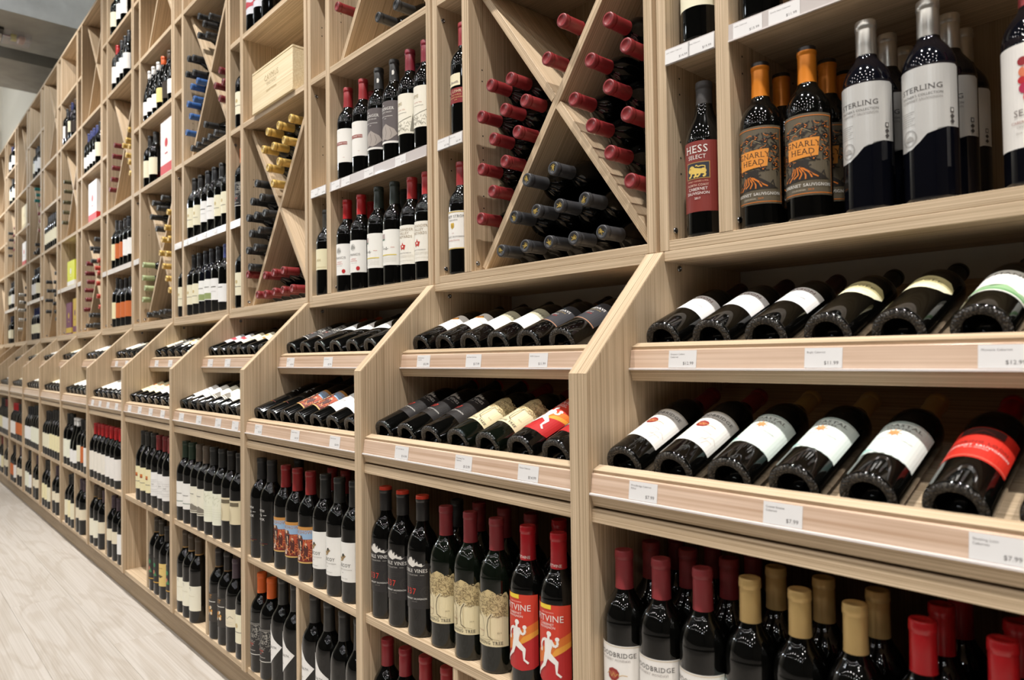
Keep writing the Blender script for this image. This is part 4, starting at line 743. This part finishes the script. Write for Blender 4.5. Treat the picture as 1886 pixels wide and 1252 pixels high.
near(3, 'lower', [(.104, 'Cabernet', '', '$19.99'), (.304, 'Cabernet', '', '$18.99'), (.503, 'Cabernet', '', '$22.99'), (.662, 'Cabernet', '', '$16.99')])
near(3, 'upper', [(.100, 'Cabernet', '', '$18.99'), (.288, 'Red Blend', '', '$16.99')])
for b in (4, 5):
    near(b, 'lower', [(.10+.17*k, 'Cabernet', '', '$1%d.99' % (4+k+b)) for k in range(4)]); near(b, 'upper', [(.12, 'Red Wine', '', '$18.99'), (.33, 'Red Wine', '', '$19.99')])
near(0, 'hutch', [(.0555, 'Josh Cellars Cabernet', '', '$14.99'), (.1075, 'Hess Cabernet', '', '$19.99'), (.203, 'Hahn Cabernet', '', '$15.99'), (.271, 'Gnarly Head Cabernet', '', '$11.99')])
near(1, 'hutch', [(.0555, 'J Lohr Seven Oaks', '', '$17.99'), (.1075, 'Rodney Strong', '', '$21.99')])
near(2, 'hutch', [(.0555, 'Cabernet', '', '$16.99'), (.1075, 'Cabernet', '', '$14.99'), (.206, 'Louis Martini', '', '$19.99'), (.273, 'St Francis', '', '$17.99'), (.418, 'Beringer Knights', '', '$34.99'), (.595, 'Simi Cabernet', '', '$25.99')])
near(4, 'hutch', [(.20+.13*k, 'Cabernet', '', '$%d.99' % (17+k)) for k in range(4)])

# ------------------------------------------------------------------ crate and cartons
cr_ = empty('wooden_crate', (-P*3+.494, .138, L2), 'pale pine wine crate with stamped vineyard name, fourth bay', 'crate')
link('crate_body', box('crate_body', -.184, .184, -.146, .146, 0, .158, CRATE, .0015), cr_)
link('crate_lid', box('crate_lid', -.184, .184, -.146, .146, .159, .168, CRATE, .0012), cr_)
link('base_board', box('base_board', -.183, .183, -.147, -.1455, .0, .010, CRATE, .0003), cr_)
pz = link('stamped_lettering', art_mesh('stamp', [('T', 'CAYMUS', 0, 100, 21, (180, 158, 116), True), ('T', 'VINEYARDS', 0, 80, 11, (192, 172, 132), True), ('T', 'Special Selection', 0, 56, 9, (180, 156, 114))], None, .6, 0, base=.0004, step=.00001), cr_); pz.location = (0, -.146, 0)
gp = link('green_side_label', box('green_side_label', .1842, .1848, -.10, .06, .02, .145, cm((160, 160, 112)), 0), cr_)
def carton(bay, x, z, w_, d_, h_, col, band, lab):
    o = empty('carton', (x-P*bay, .02+d_/2, z), lab, 'box')
    link('carton_body', box('carton_body', -w_/2, w_/2, -d_/2, d_/2, 0, h_, cm(col, .5), .001), o)
    link('printed_band', box('printed_band', -w_/2-.0006, w_/2+.0006, -d_/2-.0006, d_/2+.0006, h_*.06, h_*.22, cm(band, .5), 0), o)
    link('top_flap', box('top_flap', -w_/2, w_/2, -d_/2, -.002, h_, h_+.002, cm(col, .5), 0), o); link('top_flap', box('top_flap', -w_/2, w_/2, .002, d_/2, h_, h_+.002, cm(col, .5), 0), o)
    link('emblem', art_mesh('emblem', [('D', 0, h_*600, 24, band), ('R', -22, h_*400, 22, h_*420, band)], None, .5, 0, base=.0008), o).location = (0, -d_/2, 0)
carton(5, .60, L2, .20, .22, .30, (236, 228, 224), (196, 40, 44), 'white carton with red band beside two large bottles, sixth bay')
carton(7, .42, L2, .24, .22, .29, (240, 238, 236), (206, 44, 48), 'white carton with red base band on shelf, eighth bay')
carton(8, .38, U2, .20, .16, .25, (110, 50, 84), (200, 170, 60), 'purple and gold gift carton on bottom shelf, ninth bay')
carton(8, .60, U2, .14, .16, .27, (196, 164, 50), (110, 50, 84), 'mustard yellow gift carton beside purple one, ninth bay')
carton(8, .45, UN, .26, .14, .20, (222, 226, 60), (240, 240, 236), 'bright yellow carton on tagged shelf, ninth bay')
carton(11, .46, L3, .30, .2, .24, (224, 206, 160), (200, 180, 130), 'pale wood-coloured carton on high shelf, twelfth bay')
carton(11, .46, L2, .22, .2, .24, (236, 232, 228), (196, 60, 60), 'white carton with red band, twelfth bay')

# ------------------------------------------------------------------ room
def struct(name, me, parent=None): return link(name, me, parent, kind='structure')
fl = struct('floor', box('floor', -12, 6, -8, .4, -.06, -.012, cm((150, 140, 128)), 0))
rg = random.Random(4); PW = .240
pm_cache = {}
r_ = 0
y = .065
while y > -8:
    x = -12 + rg.uniform(0, 1.2); 
    joints = {1: [-4.25-1.88, -4.25, -2.37, -.49], 2: [-5.07, -3.19, -1.31]}.get(r_, None)
    xs = [-12.0]
    st = (joints[0] if joints else -12+rg.uniform(.3, 1.8))
    while st > -11.9+1.88: st -= 1.88
    while st < 6: xs.append(st); st += 1.88
    xs.append(6.0)
    for a, b in zip(xs, xs[1:]):
        if b-a < .05: continue
        L_ = round(b-a, 3)
        if L_ not in pm_cache: pm_cache[L_] = box('floor_plank', -L_/2, L_/2, -PW/2+.0003, PW/2-.0003, -.012, 0, FLOORM, .0005)
        o = link('floor_plank', pm_cache[L_], fl); o.location = ((a+b)/2, y-PW/2, 0)
    y -= PW; r_ += 1
WALLP = pm('wall_paint', (214, 206, 190), .8); CEIL = pm('ceiling_paint', (74, 74, 76), .8)
struct('wall_back', box('wall_back', -12, 6, .312, .42, 0, 5.7, WALLP, 0))
struct('wall_front', box('wall_front', -12, 6, -8.1, -8, 0, 5.7, pm('front_wall_paint', (78, 76, 74), .8), 0))
struct('wall_left', box('wall_left', -12.1, -12, -8, .42, 0, 5.7, WALLP, 0))
struct('wall_right', box('wall_right', 6, 6.1, -8, .42, 0, 5.7, pm('side_wall_paint', (84, 80, 76), .8), 0))
struct('ceiling', box('ceiling', -12, 6, -8, .42, 5.6, 5.7, CEIL, 0))

# ducts crossing over the cabinets, running away from the wall
DUCT = pm('galvanised_duct', (152, 152, 148), .45, .12); nt = DUCT.node_tree
n = nt.nodes.new('ShaderNodeTexNoise'); n.inputs['Scale'].default_value = 6; n.inputs['Detail'].default_value = 5
r = nt.nodes.new('ShaderNodeValToRGB'); r.color_ramp.elements[0].color = (*lin((118, 118, 114)), 1); r.color_ramp.elements[1].color = (*lin((164, 164, 160)), 1)
tcn = nt.nodes.new('ShaderNodeTexCoord'); nt.links.new(tcn.outputs['Object'], n.inputs['Vector']); nt.links.new(n.outputs['Fac'], r.inputs[0]); nt.links.new(r.outputs[0], nt.nodes['Principled BSDF'].inputs['Base Color'])
def duct(x0, x1, z0, z1, lab):
    root = empty('air_duct', ((x0+x1)/2, -1.5, z0), lab, 'duct')
    w_, h_ = (x1-x0)/2, z1-z0; ys = [.30, -.62, -1.54, -2.46, -3.38]
    for a, b in zip(ys, ys[1:]):
        a += 1.5; b += 1.5; bm = bmesh.new(); m_ = (a+b)/2
        P8 = [bm.verts.new(q) for q in [(-w_, a, 0), (w_, a, 0), (w_, b, 0), (-w_, b, 0), (-w_, a, h_), (w_, a, h_), (w_, b, h_), (-w_, b, h_)]]
        bot = bm.verts.new((0, m_, -.02)); sd = bm.verts.new((w_+.02, m_, h_/2)); sl = bm.verts.new((-w_-.02, m_, h_/2))
        for q in ((0, 1), (1, 2), (2, 3), (3, 0)): bm.faces.new((P8[q[0]], P8[q[1]], bot))
        for q in ((1, 5), (5, 6), (6, 2), (2, 1)): bm.faces.new((P8[q[0]], P8[q[1]], sd))
        for q in ((0, 4), (4, 7), (7, 3), (3, 0)): bm.faces.new((P8[q[0]], P8[q[1]], sl))
        bm.faces.new((P8[4], P8[5], P8[6], P8[7])); bmesh.ops.recalc_face_normals(bm, faces=bm.faces)
        link('duct_section', bm_mesh(bm, 'duct_section', [DUCT]), root)
        link('duct_flange', box('duct_flange', -w_-.018, w_+.018, b-.012, b+.012, -.018, h_+.018, DUCT, .002), root)
duct(-6.87, -6.06, 4.0, 4.75, 'large grey metal duct crossing above the shelves, nearer one')
duct(-8.02, -7.16, 4.0, 4.75, 'large grey metal duct crossing above the shelves, farther one')
bx = empty('junction_box', (-6.50, -.235, 3.985), 'small clear plastic device box hanging under the nearer duct', 'box')
link('back_plate', box('back_plate', -.11, .11, -.13, -.08, -.02, .03, cm((30, 30, 30)), .002), bx)
link('clear_cover', box('clear_cover', -.10, .10, -.08, .12, -.06, .02, pm('clear_plastic', (190, 186, 196), .15, alpha=.35), .006), bx)
link('yellow_terminal', box('yellow_terminal', -.02, .02, -.02, .02, -.05, .0, cm((206, 200, 70)), .002), bx)
link('copper_coil', box('copper_coil', -.07, .05, .03, .08, -.05, -.01, cm((190, 150, 130)), .01), bx)
cb = empty('wall_transformer', (-6.535, -.36, 3.985), 'white plug-in transformer beside the clear device box', 'device')
link('housing', box('housing', -.05, .05, -.04, .04, -.06, .02, WHITE, .006), cb); link('cable', box('cable', -.004, .004, .04, .12, -.01, -.002, cm((120, 30, 30)), .001), cb)
